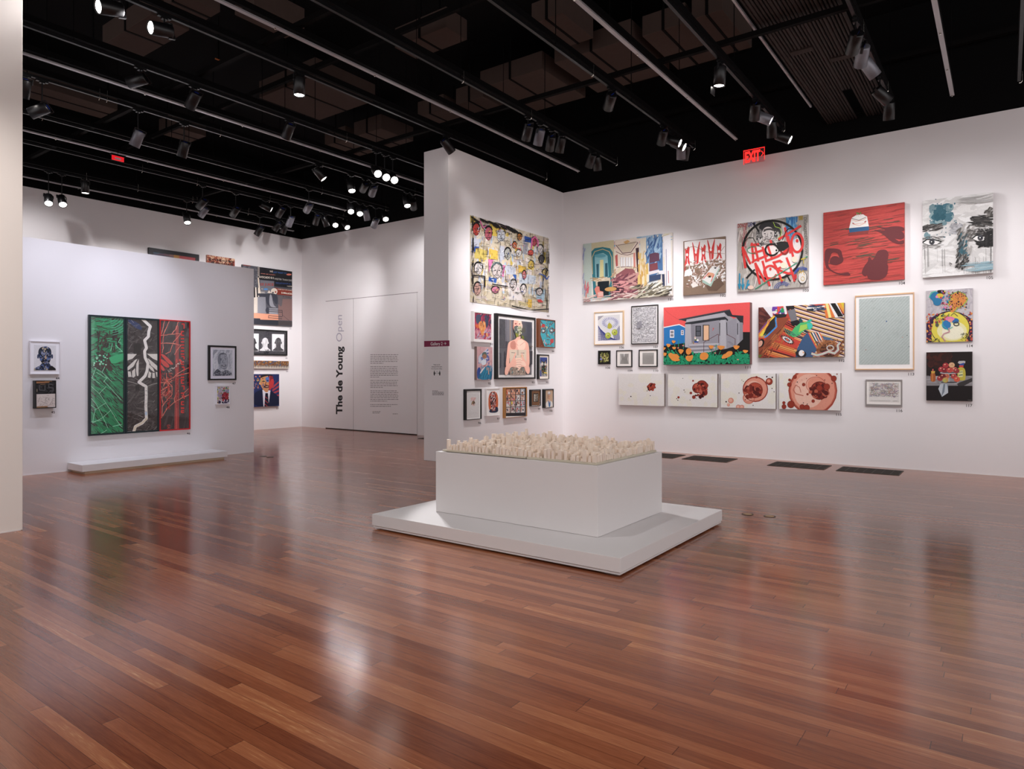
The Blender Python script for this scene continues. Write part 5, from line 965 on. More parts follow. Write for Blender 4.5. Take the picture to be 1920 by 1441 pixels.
def d91(A):
    A.P('b83c5c', [120, 100, 440, 140, 440, 630, 110, 610]); A.S(['c84c6c', 'a02c48', 'd88098', '983050'], 0, 0, 1, 1, 110, .12, .03, 60, 40)
    A.G('4c5870', [150, 140, 250, 140, 245, 270, 200, 320, 150, 290]); A.G('44506a', [300, 150, 380, 160, 390, 300, 350, 420, 320, 270]); A.S(['d890a8', 'c8b8c8', 'e8a0a8', '7c8ca8'], 0, .55, 1, 1, 50, .1, .025, 50, 40); A.G('f09c54', [200, 265, 335, 265, 335, 400, 300, 460, 290, 540, 255, 530, 230, 430, 200, 380]); A.S(['f4b070', 'e88840', 'f8c890'], .28, .34, .62, .75, 30, .05, .015, 80, 30, lambda x, y: abs(x-.45) < .2-.15*(y-.3)); 
    A.G('e86838', [125, 330, 190, 320, 210, 400, 160, 400]); A.G('f0a060', [330, 480, 370, 500, 380, 560, 340, 550]); A.S(['5c3040', '38445c'], .3, 0, 1, .5, 26, .08, .02, 80, 30)
def d92(A):
    A.G('d9a9ac', [165, 740, 440, 750, 440, 1355, 160, 1360]); A.S(['e0b4b4', 'cf9c9e'], 0, 0, 1, .6, 50, .12, .03, 80, 20)
    A.G('1a7ca4', [230, 1240, 340, 1090, 400, 1110, 428, 1180, 440, 1355, 165, 1358, 170, 1150, 215, 1110]); A.G('2c4c9c', [160, 1150, 230, 1110, 220, 1300, 165, 1355]); A.S(['1f88b0', '14688c', '2c94b8'], .1, .62, 1, 1, 70, .14, .02, 65, 12, lambda x, y: y > .62+.5*max(0, .35-x))
    A.G('c8d0e4', [180, 930, 270, 850, 350, 780, 370, 760, 355, 960, 300, 1000, 230, 1060, 190, 1040]); A.S(['5870b0', 'e4e4ec', '3c58a8', 'd8d8e4'], .1, .1, .7, .5, 60, .09, .02, 30, 40, lambda x, y: x < .8-.2*y+.0 and x+y > .55)
    A.C('b07858', 300, 910, 45, 58); A.G('5c6c68', [250, 870, 290, 835, 340, 850, 350, 930, 335, 900, 290, 870, 262, 930]); A.G('e4ecf4', [240, 1000, 270, 985, 335, 985, 330, 1060, 290, 1095, 240, 1070]); A.C(K, 290, 925, 8, 4); A.C('3c4c8c', 270, 950, 8, 5); A.G('d07868', [275, 1095, 330, 1070, 330, 1090, 285, 1115]); A.G('e4e4e8', [210, 1240, 240, 1170, 335, 1090, 230, 1245])
    A.L('2c4cac', 16, [375, 925, 382, 1000]); A.L('2c4cac', 12, [382, 1035, 382, 1070]); A.L('d8a888', 14, [370, 1130, 380, 1260]); A.L('d8a888', 12, [345, 1120, 345, 1180]); A.L('d8a888', 9, [400, 1130, 405, 1200])
def d93(A):
    A.P('53525a', [583, 215, 1200, 270, 1190, 1270, 578, 1268]); A.P('45444a', [585, 215, 690, 225, 690, 740, 585, 750]); A.P('76747c', [700, 228, 835, 240, 830, 640, 700, 640]); A.L('b89870', 10, [790, 240, 790, 640]); A.L('3c3a40', 8, [690, 225, 690, 740, 585, 752])
    for i in range(22): A.R('2c3040' if i % 2 else '6c6e78', 1050, 420, 12+i*6, 30+i*11, 4, 18, -70, 110)
    A.L('2c2a30', 12, [680, 830, 680, 1110, 800, 1120]); A.P('3c3a40', [1130, 830, 1195, 820, 1190, 1070, 1140, 1075]); A.P('a83838', [1085, 830, 1115, 830, 1110, 940, 1085, 940]); A.L('6c5c4c', 12, [1150, 740, 1195, 735])
    s, s2, s3 = 'eab09c', 'f4ccb8', 'c88474'
    A.G(s3, [770, 1120, 1060, 1120, 1080, 1268, 760, 1268]); A.P('8c7c70', [780, 1130, 1050, 1130, 1070, 1268, 770, 1268]); A.S(['b0a090', '5c5048', '4c7c80', 'c8b8a8'], .32, .86, .8, 1, 46, .05, .02, 80, 30)
    A.G(s, [735, 690, 770, 640, 880, 605, 900, 560, 970, 540, 985, 590, 1080, 640, 1125, 690, 1140, 900, 1140, 1120, 1060, 1140, 1070, 860, 1060, 1130, 780, 1130, 770, 900, 760, 1100, 690, 1120, 715, 900]); A.G(s2, [900, 620, 985, 600, 1070, 650, 1060, 800, 920, 820]); A.G(s3, [780, 650, 880, 620, 890, 800, 780, 780]); A.L('d09080', 7, [840, 650, 930, 720]); A.L('d09080', 7, [1050, 650, 960, 720])
    A.G(s, [845, 250, 870, 245, 985, 250, 1000, 330, 995, 440, 970, 520, 930, 545, 880, 520, 845, 420, 835, 340]); A.G(s2, [925, 250, 990, 255, 1000, 340, 930, 350]); A.C('c0504c', 882, 315, 22, 14); A.C('c0504c', 955, 318, 18, 11); A.C('2c5050', 882, 317, 8, 8); A.C('2c5050', 955, 319, 7, 7); A.C('d8907c', 845, 370, 12, 36); A.C(s2, 998, 360, 9, 40)
    A.P('5c6460', [850, 370, 900, 345, 930, 360, 930, 540, 880, 520, 855, 450]); A.P('b8b49c', [925, 360, 985, 350, 1000, 400, 975, 490, 945, 530, 925, 540]); A.S(['7c8440', '3c484c', 'd8d4c4', '5c6430'], .43, .12, .67, .33, 40, .04, .02, 60, 50, lambda x, y: abs(x-.56) < .12); A.P('848434', [875, 490, 930, 500, 940, 560, 890, 565]); A.P('6c7430', [990, 540, 1030, 540, 1040, 600, 1000, 600])
    A.P('d8c4b0', [765, 800, 1080, 800, 1080, 1120, 775, 1120]); A.Q('b8a898', 905, 800, 935, 900); A.L('4c4444', 8, [800, 852, 870, 856]); A.L('4c4444', 8, [975, 858, 1045, 860]); A.C('2c6c84', 870, 920, 17, 30); A.C('b8a03c', 1000, 915, 26, 20)
    A.G(s, [680, 1268, 675, 1180, 700, 1100, 780, 1040, 830, 960, 870, 850, 890, 850, 880, 920, 860, 970, 900, 990, 900, 1080, 860, 1120, 790, 1120, 760, 1180, 730, 1268]); A.G(s, [985, 860, 1000, 850, 1020, 930, 1070, 1020, 1130, 1100, 1150, 1180, 1130, 1250, 1095, 1250, 1060, 1180, 1040, 1110, 960, 1120, 950, 1040, 990, 990]); A.G(s2, [990, 990, 1060, 1030, 1080, 1110, 1030, 1100, 970, 1080])
    for i in range(4): A.L(s2, 30, [880+i*4, 975+i*40, 960, 965+i*42, 1000-i*6, 985+i*36]); A.L('c07868', 4, [882+i*4, 994+i*40, 962, 985+i*42, 1000-i*6, 1004+i*36])
    A.L(s2, 26, [900, 1110, 960, 1150]); A.L(s2, 22, [970, 1120, 925, 1185])
def d94(A):
    A.P('3cb0c0', [862, 215, 1045, 228, 1040, 525, 865, 522]); A.P('6c3418', [865, 300, 900, 420, 935, 522, 865, 522])
    b = '6c3418'
    for p in ([890, 240, 930, 300, 950, 330], [1040, 245, 990, 290, 970, 330], [960, 330, 955, 395, 975, 395], [950, 410, 990, 412, 990, 425], [955, 440, 985, 442], [900, 330, 915, 370, 940, 350, 920, 320], [985, 330, 1015, 370, 1035, 340, 1005, 310], [940, 500, 1000, 490, 1030, 430], [885, 260, 890, 330], [1000, 255, 985, 280]): A.L(b, 7, p)
    A.R(b, 918, 345, 26, 24, 5, 14); A.R(b, 1010, 340, 28, 26, 5, 14); A.C('f0ece8', 920, 346, 13, 8); A.C('f0ece8', 1008, 342, 13, 8); A.D(['e05050', 'e8a8b8', 'f0e088', 'e88838'], 0, 0, 1, 1, 30, .006, .02); A.C('c83838', 920, 290, 20, 20); A.C('c83838', 1012, 455, 20, 24); A.S([b], 0, 0, 1, 1, 50, .05, .008, 0, 90)
def d95(A):
    A.P('8c8c94', [880, 630, 965, 628, 960, 838, 880, 838]); A.P('28408c', [880, 630, 965, 628, 962, 690, 880, 690]); A.P('28408c', [880, 770, 895, 770, 900, 838, 880, 838]); A.P(K, [890, 650, 905, 690, 900, 780, 920, 820, 945, 780, 950, 680, 960, 650, 930, 680, 915, 680]); A.C('d8d4d0', 910, 705, 12, 18); A.C('d8d4d0', 940, 705, 10, 16); A.S(['c84838', '38a058', 'e0c030', 'f0ece8', '4c4c54'], 0, .2, 1, 1, 60, .04, .012, 40, 70); A.P('e8c838', [925, 790, 962, 795, 962, 806, 925, 804])
def d96(A):
    A.F('eceae9', 0, 0, 1, 1); A.G('7c6048', [215, 400, 228, 340, 252, 320, 275, 340, 292, 390, 270, 385, 250, 395]); A.S(['4c3c30', 'a88868'], .33, .36, .6, .48, 26, .05, .015, 60, 60, lambda x, y: abs(x-.47)+abs(y-.43) < .12); A.S(['e8b8b4', 'f0ccc8'], .3, .24, .65, .32, 26, .08, .015, 10, 60); A.S(['e8c0b8'], .45, .48, .65, .54, 12, .04, .01, 0, 60)
    for p in ([160, 212, 300, 212], [330, 212, 345, 212, 345, 420], [160, 590, 300, 600], [150, 560, 350, 580]): A.L('d4d2d2', 4, p)
def d97(A):
    A.G('dd6a34', [550, 145, 748, 140, 745, 570, 550, 572]); A.G('24304c', [552, 572, 590, 490, 660, 450, 720, 450, 746, 470, 744, 570]); A.G('4c3030', [580, 260, 585, 190, 620, 165, 680, 165, 697, 200, 697, 330, 705, 380, 680, 480, 660, 545, 630, 520, 610, 440, 580, 370])
    A.S(['c8584c', 'e8a8a0', '2c1c24', 'f0e0dc', '8c2c2c', 'd87868', '3c2c34'], .15, .05, .8, .92, 190, .06, .018, 70, 45, lambda x, y: abs(x-.47) < .28-.16*max(0, y-.6)*2); A.C('f4f0f0', 640, 195, 12, 20); A.L('f0e8e4', 12, [620, 330, 640, 270, 680, 250])
def d98(A):
    A.P('2c2a30', [890, 85, 1302, 70, 1300, 635, 888, 640])
    c = ['c84848', 'e0b8a0', '3c3444', 'd88ca0', 'e8e0dc', '7c4c3c', 'c89878', '5c7c84', 'e8e8ec', '2c2428', 'a87060']
    A.rnd.seed(5)
    for r in range(4):
        for q in range(4):
            x, y = 908+q*95+r*-1, 100+r*122-q*3
            A.P(A.rnd.choice(('e4dcd8', 'd8c0b4', 'e8a888', 'c8ccd4')), [x, y, x+82, y-2, x+82, y+108, x, y+110])
            for _ in range(9):
                a, b = x+A.rnd.uniform(8, 70), y+A.rnd.uniform(20, 90); w, h = A.rnd.uniform(5, 16), A.rnd.uniform(10, 34); k = A.rnd.choice(c); w = min(w, a-x, x+82-a); h = min(h, b-y, y+108-b); A.C(k, a, b, max(w, 3), max(h, 4), 0, 8)
    A.Q('e86838', 908, 100, 925, 205); A.P('f0d838', [1003, 345, 1030, 345, 1025, 400, 1005, 400])
def d99(A):
    A.P('7c5434', [1415, 130, 1582, 126, 1575, 418, 1410, 425]); A.S(['8c6440', '6c4428'], 0, 0, 1, 1, 60, .04, .012, 0, 90); A.P('241c18', [1448, 182, 1548, 180, 1542, 352, 1446, 356]); A.P('8c8478', [1462, 200, 1542, 196, 1536, 338, 1462, 344]); A.P('d0c8bc', [1464, 202, 1488, 200, 1486, 340, 1464, 342]); A.S(['4c443c', 'b0a898', '2c2420'], .35, .25, .75, .7, 40, .03, .01, 60, 60, lambda x, y: .33 < x < .76 and .26 < y < .7)
def d100(A):
    A.P('c4a484', [1692, 118, 1838, 116, 1832, 455, 1690, 458]); A.G('e4e0da', [1695, 455, 1700, 370, 1740, 335, 1800, 330, 1832, 370, 1832, 452]); A.G('2c68a0', [1738, 330, 1760, 320, 1790, 325, 1790, 455, 1758, 455, 1750, 380]); A.P('d8b090', [1752, 320, 1782, 318, 1770, 380]); A.C('c89878', 1762, 245, 24, 56); A.C('a8a4a8', 1765, 180, 30, 32); A.G('d8d4d0', [1742, 190, 1785, 186, 1780, 150, 1762, 136, 1746, 160]); A.C(K, 1752, 240, 5, 3); A.C(K, 1772, 240, 5, 3); A.C('a04038', 1764, 278, 9, 4); A.L('3c2c28', 8, [1740, 200, 1738, 290])
c9, c10, c10b, c10c = (860, 380, 6.55), (860, 560, 5.764), (878, 575, 9.938), (865, 720, 10.667)
art('painting', 'large unstretched canvas crowded with scribbled faces on the free-standing wall', 'painting', 'P', (133, 152, 1104, 432, 1104, 1345, 148, 1220), c9, d90, 0.006, 'd6c8ae')
art('framed_painting', 'white box framed pink and orange abstract portrait, upper left below the face canvas', 'framed painting', 'P', (108, 78, 452, 120, 452, 668, 100, 650), c10b, d91, 0.07, frame=.02, fcol='efeae8', win=(120, 100, 438, 628), pr=(126, 106, 434, 615))
art('painting', 'unframed pink portrait of a masked figure in a blue coat', 'painting', 'P', (162, 740, 450, 752, 450, 1358, 162, 1358), c10b, d92, 0.06, 'd9a9ac', '8c7470')
art('framed_photograph', 'large black framed portrait of a masked bare shouldered person with joined hands', 'framed picture', 'P', (525, 122, 1260, 200, 1252, 1338, 520, 1350), c10b, d93, 0.06, frame=.04, win=(562, 165, 1236, 1312), pr=(583, 218, 1197, 1267), glass=True)
art('framed_painting', 'small brown framed turquoise painting of a doodled face', 'framed painting', 'P', (862, 214, 1048, 228, 1042, 530, 864, 524), c10, d94, 0.06, frame=.012, fcol='6c3a20', win=(886, 224, 1042, 522))
art('framed_picture', 'small black framed picture of a dark cat like face with a white mount', 'framed picture', 'P', (862, 598, 980, 604, 976, 868, 864, 864), c10, d95, 0.05, frame=.012, win=(876, 612, 974, 862), pr=(883, 630, 962, 838), matc='f2e8dc')
art('framed_picture', 'black framed white sheet with a tiny brown mound, lower left of the free-standing wall', 'framed picture', 'P', (84, 102, 412, 92, 404, 692, 82, 720), c10c, d96, 0.05, frame=.03, win=(112, 138, 388, 684), pr=(130, 155, 370, 662))
art('framed_picture', 'white framed orange print of a skull like head', 'framed picture', 'P', (505, 88, 780, 80, 772, 622, 505, 636), c10c, d97, 0.05, frame=.012, fcol='ece6e4', win=(516, 98, 768, 612), pr=(552, 148, 746, 568))
art('framed_picture', 'brown wood framed grid of sixteen small photographs', 'framed photographs', 'P', (868, 66, 1322, 54, 1312, 648, 866, 668), c10c, d98, 0.05, frame=.02, fcol='a8743c', win=(892, 86, 1302, 634))
art('framed_picture', 'small black framed brown picture with a grey book like centre', 'framed picture', 'P', (1396, 108, 1597, 102, 1586, 432, 1394, 440), c10c, d99, 0.05, frame=.02, win=(1412, 128, 1580, 420))
art('framed_picture', 'small black framed portrait of a person in a white coat, right end of bottom row', 'framed picture', 'P', (1664, 98, 1855, 94, 1844, 466, 1662, 476), c10c, d100, 0.06, frame=.02, win=(1690, 118, 1838, 456))
# ---- works on the low display wall
def pan1(A):
    A.F('12935c', 0, 0, 1, 1); A.S(['1ca468', '0c6c40', '1c5c40', '28b078', '2c2c24', '3c2820'], 0, 0, 1, .55, 260, .18, .012, 10, 30); A.S(['1f3c30', '2c2420', '14774c', '1cb070'], 0, .4, 1, 1, 220, .16, .014, -45, 12); A.S(['3c3428', '28201c'], .2, .12, .9, .28, 40, .1, .03, 85, 20)
    A.D(['3c2c24', '2c3028'], .1, .3, .6, .46, 40, .01, .05); A.D(['28c488', '9ce8c0'], .05, .32, .5, .42, 26, .006, .018); A.P('28b474', [300, 500, 380, 470, 455, 455, 460, 520, 380, 560, 330, 560])
    for i in range(8): A.R('5cc89c', 300, 60, 60+i*26, 40+i*24, 4, 14, 10, 80)
    g = '8ce0b4'
    for p in ([150, 600, 240, 660, 300, 720, 330, 750], [120, 800, 200, 870, 270, 970, 340, 1080, 400, 1180, 440, 1220], [250, 740, 330, 830, 430, 940], [120, 920, 180, 1000, 240, 1120, 290, 1230], [165, 600, 130, 710], [270, 800, 200, 875], [270, 970, 160, 1040], [320, 1045, 240, 1120, 130, 1180], [230, 1150, 110, 1170], [280, 1250, 215, 1290], [340, 1215, 440, 1190], [170, 650, 250, 700, 280, 710, 245, 755],
              [330, 370, 320, 430], [370, 370, 440, 435, 400, 440], [120, 710, 210, 770], [115, 990, 160, 1030, 130, 1180], [260, 590, 230, 655], [420, 300, 400, 340, 430, 350]): A.W(g, 5, p, 2, 4)
def pan2(A):
    A.F('37302f', 0, 0, 1, 1); A.S(['4c4644', '2c2624', '5c5654', '443e3c'], 0, 0, 1, 1, 260, .2, .02, 20, 60); A.R('6c6866', 560, 200, 110, 130, 4, 16, 40, 180); A.P('2c3c64', [495, 100, 540, 105, 620, 150, 650, 190, 640, 215, 580, 190, 520, 140]); A.S(['b8b4b0', '8c8884'], 0, 0, 1, 1, 60, .1, .004, 10, 60)
    A.P('1c1816', [560, 350, 640, 350, 640, 470, 560, 470])
    w = 'e4ded4'
    for p in ([490, 460, 595, 462, 550, 510, 495, 530], [495, 600, 580, 520, 600, 515, 560, 590, 500, 635], [500, 640, 530, 645, 540, 700, 505, 700], [545, 640, 575, 610, 580, 690, 560, 708, 545, 700], [590, 560, 615, 515, 610, 690, 595, 690, 585, 640],
              [815, 460, 700, 460, 760, 510, 815, 535], [812, 590, 730, 520, 705, 505, 740, 580, 812, 640], [710, 560, 765, 610, 780, 655, 745, 630, 715, 600], [720, 640, 745, 660, 735, 712, 708, 705], [755, 655, 780, 660, 785, 712, 757, 712], [790, 650, 815, 650, 815, 700, 800, 700]): A.P(w, p)
    A.L('b8b2aa', 5, [495, 745, 560, 760, 600, 775]); A.L('b8b2aa', 5, [700, 800, 760, 775, 815, 765]); A.Q('14100e', 580, 785, 620, 840); A.Q('14100e', 745, 715, 775, 750)
    A.L('f2ece4', 30, [650, 95, 735, 175, 718, 230, 715, 280, 675, 320, 695, 400, 675, 430, 680, 500, 710, 560, 700, 640, 680, 690, 615, 755, 690, 800, 692, 900, 688, 1000, 694, 1130, 650, 1180, 580, 1215, 562, 1270]); A.P('e8dcc4', [556, 1272, 560, 1220, 640, 1170, 700, 1120, 705, 1145, 650, 1190, 590, 1225, 578, 1272]); A.C('c8d8e8', 690, 1080, 12, 20)
    A.S(['7c7672'], 0, .6, 1, .95, 26, .16, .003, 0, 90)
def pan3(A):
    A.F('33282a', 0, 0, 1, 1); A.S(['43383a', '2a2022', '4c4244'], 0, 0, 1, 1, 150, .2, .03, 80, 20); r, rl = 'd83c34', 'f09c84'
    A.P('a83430', [1000, 170, 1030, 170, 1035, 1245, 985, 1245]); A.P('d04840', [1008, 620, 1018, 620, 1012, 1245, 1000, 1245]); A.P('4c4838', [1095, 300, 1135, 300, 1130, 500, 1100, 500]); A.Q('1c1618', 1088, 545, 1135, 750)
    for p in ([838, 460, 880, 465, 975, 560, 970, 575, 930, 570, 870, 500], [838, 500, 920, 560, 940, 600, 900, 605, 850, 560], [838, 560, 890, 620, 880, 640, 850, 630], [1005, 500, 1020, 530, 1010, 560, 1000, 540], [1030, 510, 1060, 520, 1068, 550, 1040, 545]): A.G(r, p)
    for i in range(30): t = i/30; A.C('f4e8dc', 920+t*170+A.rnd.uniform(-6, 6), 640-t*110+A.rnd.uniform(-14, 14), 4)
    for p in ([885, 115, 850, 260], [930, 120, 870, 260], [1028, 125, 1000, 200, 960, 255], [840, 270, 960, 255, 1060, 250], [1050, 255, 970, 345], [875, 270, 862, 350, 840, 355], [840, 350, 960, 350, 1050, 370], [865, 360, 870, 400, 855, 450], [965, 360, 940, 440, 890, 460], [1050, 370, 1000, 440, 985, 470], [1135, 600, 1020, 660, 970, 710, 900, 740, 870, 800], [1135, 660, 1000, 690],
              [900, 660, 905, 740, 960, 800, 960, 880, 900, 950, 860, 1000, 850, 1130], [845, 760, 900, 760], [850, 840, 920, 800], [1025, 840, 980, 930, 990, 960, 1050, 925, 1135, 885], [1130, 820, 1080, 870, 1060, 925], [990, 960, 900, 1030, 860, 1110], [850, 900, 870, 1000], [880, 720, 920, 780, 930, 850, 890, 900]): A.W(rl, 7, p, 3, 4); A.W(r, 4, p, 4, 4)
    for k in range(5): A.S([rl, r], .02, .48, .4, .72, 16, .08, .005, 0, 90)
    y = 150
    for i, h in enumerate((60, 50, 14, 14, 14, 14, 14, 14, 40, 34, 50, 14, 14, 46, 50, 14, 46, 40, 16, 30)):
        if h > 25: A.L(r, 12, [1082, y, 1055, y, 1055, y+h-10, 1082, y+h-10]) if i % 2 else A.L(r, 12, [1056, y, 1082, y, 1082, y+h-10])
        else: A.Q(r, 1048, y, 1084, y+h)
        y += h+18
        if y > 1235: break
    A.T('b84038', 'ARANTIME', 905, 790, 30, 250, 0, 1, -1, 0, .01); A.T('b84038', 'EA', 905, 1195, 34, 46, 0, 1, -1, 0, .01); A.T('6c2828', 'NUMBERED', 1004, 700, 14, 320, 0, 1, -1, 0)
    A.S([r], 0, .4, 1, .75, 30, .1, .005, 50, 30)
def triptych():
    crop = (150, 580, 5.543); A = Art('L', 0.05, crop); q = A.quad((92, 55, 1148, 118, 1150, 1245, 98, 1312)); A.o = ((q[0]+q[2])/2, (q[1]+q[3])/2)
    t = empty('triptych'); A.place(t); tag(t, 'large framed triptych of green, black and red panels with a white lightning crack', 'artwork')
    L0 = [q[0]-A.o[0], q[1]-A.o[1], q[2]-A.o[0], q[3]-A.o[1]]
    xs = [L0[0], A.m(474, 700)[0], A.m(826, 700)[0], L0[2]]
    for i, (fn, fc) in enumerate(((pan1, '14262a'), (pan2, '14262a'), (pan3, 'c81c24'))):
        a, b = xs[i]+(0.002 if i else 0), xs[i+1]-(0.002 if i < 2 else 0); f = 0.028 if i < 2 else 0.02
        w = (a+f, L0[1]+f, b-f, L0[3]-f)
        p = MB().box(a, b, -0.05, -0.002, L0[1], w[1]).box(a, b, -0.05, -0.002, w[3], L0[3]).box(a, w[0], -0.05, -0.002, w[1], w[3]).box(w[2], b, -0.05, -0.002, w[1], w[3]).build('frame', flat(fc, .35), t)
        p['label'] = ('dark green frame of the left panel', 'dark frame of the middle panel', 'red frame of the right panel')[i]
        B = Art('L', 0.05, crop); B.o = A.o; B.box = w; B.dep = 0.032; B.rnd = random.Random(40+i); fn(B)
        link('panel', B.mesh('panel', '333', None, 0.02), M['print'], t)
        MB().box(w[0], w[2], -0.047, -0.045, w[1], w[3]).build('glazing', M['glass'], t)
triptych()
def d44(A):
    A.F('efedf0', 0, 0, 1, 1); b = ['2c3c6c', '5c74ac', '1c2234', '8c94b4', 'c8b89c', '3c4454', '141a28']
    A.G('34405c', [185, 612, 200, 570, 300, 530, 320, 480, 470, 480, 480, 530, 570, 570, 580, 612]); A.G('242c3c', [262, 330, 265, 250, 300, 200, 380, 180, 450, 195, 495, 240, 500, 330, 485, 420, 460, 490, 390, 520, 330, 490, 290, 420]); A.C('3c4868', 258, 365, 17, 40); A.C('3c4868', 512, 365, 17, 40)
    A.G('6c7ca4', [300, 300, 360, 260, 440, 260, 480, 310, 470, 400, 440, 440, 340, 440, 300, 390]); A.D(b, .2, .05, .8, .75, 300, .004, .018, lambda x, y: (x-.5)**2*3+(y-.4)**2*1.2 < .16); A.D(b, 0, .8, 1, 1, 160, .004, .018, lambda x, y: y > .97-.5*min(x, 1-x))
    A.C('141a28', 335, 345, 26, 14); A.C('141a28', 437, 340, 26, 14); A.C('d8e0f0', 343, 345, 8, 7); A.C('d8e0f0', 445, 341, 8, 7); A.G('c8ac94', [380, 340, 400, 340, 415, 410, 375, 410]); A.L('141a28', 10, [340, 450, 385, 425, 435, 448]); A.C('7c6c74', 388, 470, 26, 10); A.P('1c1a1c', [440, 612, 480, 540, 520, 540, 575, 590, 575, 612])
def d45(A):
    A.F('1c1a1c', 0, 0, 1, 1); A.S(['2c2a2c', '3c3c3e', '141214'], 0, 0, 1, .5, 60, .1, .02, 0, 60); A.P('c88c5c', [225, 815, 460, 810, 460, 840, 230, 850]); A.P('d8a878', [380, 808, 510, 806, 510, 815, 380, 818]); A.L('5c5a5c', 16, [280, 880, 285, 970, 380, 975, 385, 880]); A.L('5c5a5c', 16, [520, 870, 450, 860, 450, 920, 530, 930, 530, 985, 470, 985]); A.P('b8a890', [235, 950, 245, 950, 245, 1000, 235, 1000]); A.L('b08458', 6, [300, 870, 390, 862])
    A.P('e8dbd4', [230, 1045, 568, 1035, 568, 1275, 232, 1285]); A.S(['8c7c74', 'b0a098', 'd0c0b8'], .06, .53, .95, .95, 60, .05, .004, 0, 90); A.P('a87c54', [232, 1265, 430, 1255, 430, 1280, 235, 1290])
def d47(A):
    A.F('ccd0dc', 0, 0, 1, 1); A.S(['dcdfe8', 'b8bcc8', 'e6e8ee'], 0, 0, 1, 1, 130, .14, .025, 70, 30); A.G('a8acb8', [205, 210, 320, 205, 230, 300, 205, 330]); A.G('5c606c', [200, 690, 230, 630, 300, 570, 330, 620, 400, 640, 470, 590, 520, 640, 575, 670, 560, 690, 520, 710, 205, 715]); A.S(['3c404c', 'a8acb8', 'c8ccd4', '747884'], .02, .7, .95, 1, 110, .05, .01, 40, 60, lambda x, y: y > .72+.25*abs(x-.5))
    A.G('b4b8c4', [290, 420, 295, 340, 330, 285, 400, 265, 460, 290, 490, 350, 490, 480, 470, 560, 420, 595, 360, 580, 310, 510]); A.G('8c909c', [290, 420, 300, 330, 350, 290, 370, 380, 340, 480, 320, 500]); A.G('6c707c', [310, 330, 340, 280, 400, 262, 460, 285, 480, 330, 440, 300, 370, 300]); A.S(['8c909c', 'ccd0d8'], .25, .15, .75, .72, 50, .04, .008, 60, 40, lambda x, y: abs(x-.5) < .22)
    A.L('4c505c', 7, [335, 385, 375, 380]); A.L('4c505c', 7, [425, 380, 460, 378]); A.C('3c404c', 358, 405, 14, 6); A.C('3c404c', 450, 403, 12, 6); A.L('5c606c', 7, [400, 400, 385, 455, 410, 468, 435, 460]); A.C('5c606c', 415, 515, 46, 20); A.C('e4e6ec', 415, 510, 30, 8); A.L('5c606c', 8, [365, 500, 360, 560]); A.L('7c808c', 5, [490, 350, 492, 480, 470, 560]); A.C('9ca0ac', 425, 570, 40, 18)
def d48(A):
    A.F('dcd8dc', 0, 0, 1, 1); A.D(['c8a8b8', 'b8a8d0', 'e8d868', '58a070', 'd85048', '8c98c8', 'e8e4e8', 'e0a868'], 0, 0, 1, 1, 220, .006, .02); A.D(['a81c28', '8c1420', 'c43040'], .42, .38, .9, .85, 60, .01, .025); A.C('c8bcd0', 350, 1000, 30, 38); A.C('c0b4cc', 465, 1000, 28, 36); A.C('c0a8c0', 350, 1110, 28, 34); A.D([K, '3c2c5c', 'f0ecf0'], 0, .8, 1, 1, 60, .006, .018); A.S(['4c3c5c', '2c5c3c'], 0, 0, 1, 1, 50, .03, .005, 0, 90)
c44, c47 = (45, 630, 9.61), (380, 635, 10.29)
art('framed_picture', 'white framed blue speckled portrait of a man with a moustache at far left', 'framed picture', 'L', (112, 82, 652, 98, 645, 685, 108, 685), c44, d44, 0.04, frame=.01, fcol='e6e2e6', win=(122, 94, 642, 674), pr=(186, 155, 582, 614), matc='f0eef2')
art('framed_picture', 'black box framed collage, dark above and cream below, left of the triptych', 'framed picture', 'L', (195, 800, 578, 796, 582, 1284, 205, 1302), c44, d45, 0.09, frame=.012, win=(222, 808, 570, 1290))
art('framed_picture', 'black framed pencil drawing of a man in a patterned collar', 'framed drawing', 'L', (115, 122, 655, 138, 650, 790, 117, 800), c47, d47, 0.04, frame=.03, win=(152, 155, 628, 766), pr=(200, 202, 580, 712), matc='e4e2ec')
art('framed_picture', 'small white framed collage of faces and red shapes right of the triptych', 'framed picture', 'L', (268, 900, 532, 902, 525, 1258, 262, 1266), c47, d48, 0.045, frame=.012, fcol='eceaf0', win=(276, 912, 524, 1250), pr=(288, 926, 514, 1240))
